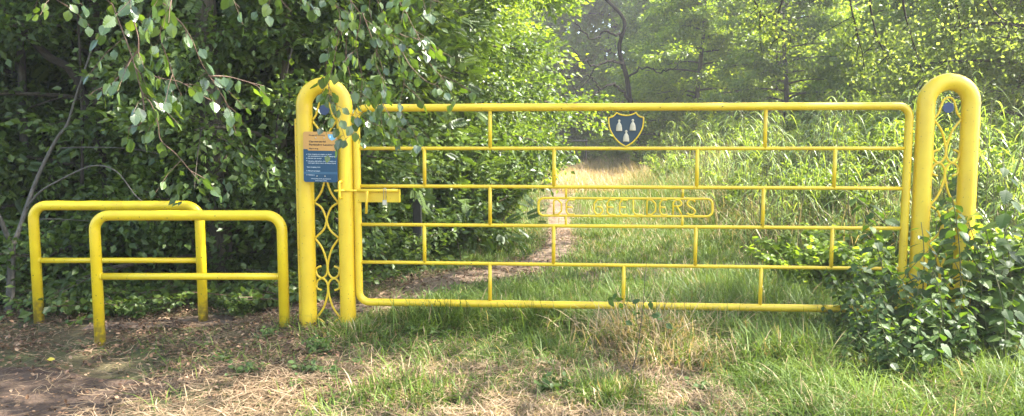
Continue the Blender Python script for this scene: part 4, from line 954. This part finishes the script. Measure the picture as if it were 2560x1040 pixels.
def hang(pts, Y0, Y1, r0, size, step, sub=.35, start=0.0, limb=None):
    P = A_(pts, Y0, Y1); 
    if limb is not None:
        tgt = min(limb, key=lambda q: (q-P[0]).length); P = [tgt, tgt.lerp(P[0], .5)+Vector((0, 0, .06))]+P
    S = spline(P, 7); tw.add(*tube_vf(S, np.linspace(r0, .0011, len(S)), 5, False)); S = np.array([list(q) for q in S])
    L = np.concatenate([[0], np.cumsum(np.linalg.norm(np.diff(S, axis=0), axis=1))]); d = start*L[-1]+step*rng.random()
    while d < L[-1]:
        p = np.array([np.interp(d, L, S[:, c]) for c in range(3)]); i = min(len(S)-2, int(np.searchsorted(L, d))); tan = S[min(i+1, len(S)-1)]-S[i-1 if i else 0]; tan /= np.linalg.norm(tan)+1e-9
        o = rand_unit(1)[0]; o[2] *= .3
        if rng.random() < sub:     # side twig with a few leaves
            ln = .07+.13*rng.random(); sd = o*.9+tan*.5; sd[2] -= .25; q = p+sd*ln; mid = (p+q)/2+np.array([0, 0, .012]); tw.add(*tube_vf([p, mid, q], [.0014, .0012, .0009], 4, False))
            for k in range(3): LP.append(p+(q-p)*(.35+.32*k)+rand_unit(1)[0]*.008); LA.append(sd*.5+rand_unit(1)[0]*.6+np.array([0, 0, -.75])); LS.append(size*(.7+.5*rng.random()))
        else:
            LP.append(p+o*.02); LA.append(o*.7+np.array([0, 0, -.8])+tan*.2); LS.append(size*(.75+.45*rng.random()))
        d += step*(.6+.8*rng.random())
l1v = [Vector(q) for q in l1]; l2v = [Vector(q) for q in l2]
Z = .050
for pts, Y0, Y1 in [([(268, -60), (285, 20), (315, 100), (340, 175), (355, 230), (378, 260), (395, 310), (402, 350), (440, 385), (470, 420), (500, 455)], 2.9, 3.0),
                    ([(390, -60), (420, 20), (455, 60), (480, 100), (500, 150), (520, 185), (550, 230), (572, 270), (590, 335)], 2.9, 3.1),
                    ([(318, -60), (325, 20), (345, 90), (350, 150), (385, 190), (450, 205), (500, 235), (540, 260)], 3.0, 3.0),
                    ([(345, 125), (320, 160), (285, 205), (240, 225), (222, 240)], 2.95, 2.9), ([(430, -40), (410, 40), (400, 90), (420, 150), (440, 210), (455, 240)], 2.85, 3.0),
                    ([(520, 190), (570, 192), (620, 205), (660, 215)], 3.0, 3.1), ([(355, 230), (360, 280), (350, 310), (320, 320)], 2.95, 2.9)]:
    hang(pts, Y0, Y1, .0035, Z, .043, .5, 0, l1v if pts[0][1] < 0 else None)
for pts, Y0, Y1 in [([(820, -60), (850, 40), (835, 150), (822, 230), (850, 310), (870, 365)], 4.5, 4.6), ([(870, -60), (900, 40), (890, 110), (905, 200), (900, 260), (920, 310)], 4.4, 4.6),
                    ([(940, -60), (955, 30), (980, 100), (1010, 190), (1000, 270), (1035, 330), (1050, 375)], 4.5, 4.7), ([(990, -50), (1020, 40), (1055, 110), (1075, 160), (1110, 200), (1140, 255)], 4.5, 4.6),
                    ([(905, 30), (935, 110), (960, 190), (955, 250), (985, 310), (1005, 350)], 4.6, 4.7), ([(870, 60), (865, 140), (880, 210), (890, 280), (885, 340)], 4.55, 4.7),
                    ([(1000, 120), (1030, 170), (1080, 210), (1115, 190)], 4.6, 4.6), ([(960, 60), (1010, 90), (1050, 100), (1090, 130)], 4.5, 4.6), ([(845, 60), (825, 110), (815, 180), (835, 260)], 4.6, 4.7), ([(930, -60), (925, 30), (945, 90), (940, 160), (965, 220), (950, 300)], 4.5, 4.6)]:
    hang(pts, Y0, Y1, .0035, .062, .062, .5, 0, l2v if pts[0][1] < 0 else None)
for pts in ([(560, -60), (575, -10), (600, 20)], [(690, -60), (700, -5), (730, 30)], [(760, -60), (770, 10), (800, 25)], [(110, -60), (130, -10), (170, 15)], [(1040, -60), (1060, -10), (1100, 5)]): hang(pts, 3.4, 3.4, .0025, Z, .05, .5, 0, l1v if pts[0][0] < 650 else l2v)
tw.link("twigs", M['twig'], birch, True)
LP = np.array(LP); LA = np.array(LA); N = len(LP); nr = rand_unit(N)*1.0+np.array([.35, -.6, .5])
v, f, r = inst(SERR[0], SERR[1], LP, LA, nr, np.array(LS), rng.random(N)); link_mesh("leaves", v, f, M['birch_leaf'], birch, rnd=r)
# the birch's upper crown, above the picture
cen = np.array([list(q) for q in tp[10:]+l1+l2]); n = 16000; ci = rng.integers(0, len(cen), n); pos = cen[ci]+rng.normal(size=(n, 3))*np.array([.75, .75, .6]); pos[:, 2] += .8; 
kp = (pos[:, 2] > EYE+.24*np.maximum(pos[:, 1], 0)+.35) | (pos[:, 0] < -1.0*pos[:, 1]); pos = pos[kp]; n = len(pos)
v, f, r = leafset(pos, rand_unit(n), .065, KITE, droop=.7); link_mesh("crown", v, f, M['birch_leaf'], birch, rnd=r)
# dark hanging twigs, upper right, from the tall tree on the right
ov = thing("hanging_branch", "dark nearly bare drooping twigs hanging from above the right half of the picture", "branch", at_dist(2200, -300, 9.0))
g = Geo()
def droopy(pts, Y, r0):
    S = spline(A_(pts, Y, Y+.4), 7); g.add(*tube_vf(S, np.linspace(r0, .003, len(S)), 5, False)); out = S
    for k in range(7):
        i = int((.25+.7*rng.random())*len(S)); b = S[min(i, len(S)-1)]; d = Vector((rng.normal()*.5, rng.normal()*.3, -.5-.4*rng.random())); ln = .25+.45*rng.random()
        Q = spline([b, b+d*ln*.5+Vector((rng.normal()*.04, 0, .02)), b+d*ln], 5); g.add(*tube_vf(Q, np.linspace(r0*.4, .0015, len(Q)), 4, False)); out = out+Q
    return out
allp = []
for pts in ([(1960, -80), (1955, 0), (1940, 60), (1975, 90), (1968, 130)], [(2120, -90), (2125, 0), (2140, 70), (2158, 150), (2150, 200)], [(2170, -90), (2178, 30), (2200, 110), (2225, 150)], [(2250, -90), (2260, 20), (2275, 80), (2300, 160), (2315, 210)],
            [(2340, -90), (2385, -10), (2400, 60), (2405, 120)], [(1850, -80), (1880, -10), (1900, 30), (1910, 80)], [(2420, -100), (2480, 20), (2530, 60), (2600, 90)], [(1800, -100), (2000, -60), (2200, -70), (2450, -110)]):
    allp += droopy(pts, 9.0, .016)
g.link("twigs", M['bark_dark'], ov, True)
cen = np.array([list(q) for q in allp]); n = 2600; pos = cen[rng.integers(0, len(cen), n)]+rng.normal(size=(n, 3))*.12; v, f, r = leafset(pos, rand_unit(n), .05, KITE); link_mesh("leaves", v, f, M['leaf_grey'], ov, rnd=r)

# ------------------------------------------------------------------ thin scattering volume, added to imitate the pale veil of lens glare
hz = link_mesh("glare_haze", *(lambda vf: (vf[0], vf[1]))(box_vf((0, 6, 15.5), (1, 0, 0), (0, 1, 0), (0, 0, 1), 153, 153, 18.5)), None)
hz['kind'] = 'stuff'
hm = bpy.data.materials.new("glare_haze_air"); hm.use_nodes = True; hn = hm.node_tree.nodes; hn.remove(hn["Principled BSDF"])
pv = hn.new("ShaderNodeVolumePrincipled"); pv.inputs["Color"].default_value = (1, .99, .95, 1); pv.inputs["Density"].default_value = .0016; pv.inputs["Anisotropy"].default_value = .35
hm.node_tree.links.new(pv.outputs[0], hn["Material Output"].inputs["Volume"]); hz.data.materials.append(hm)
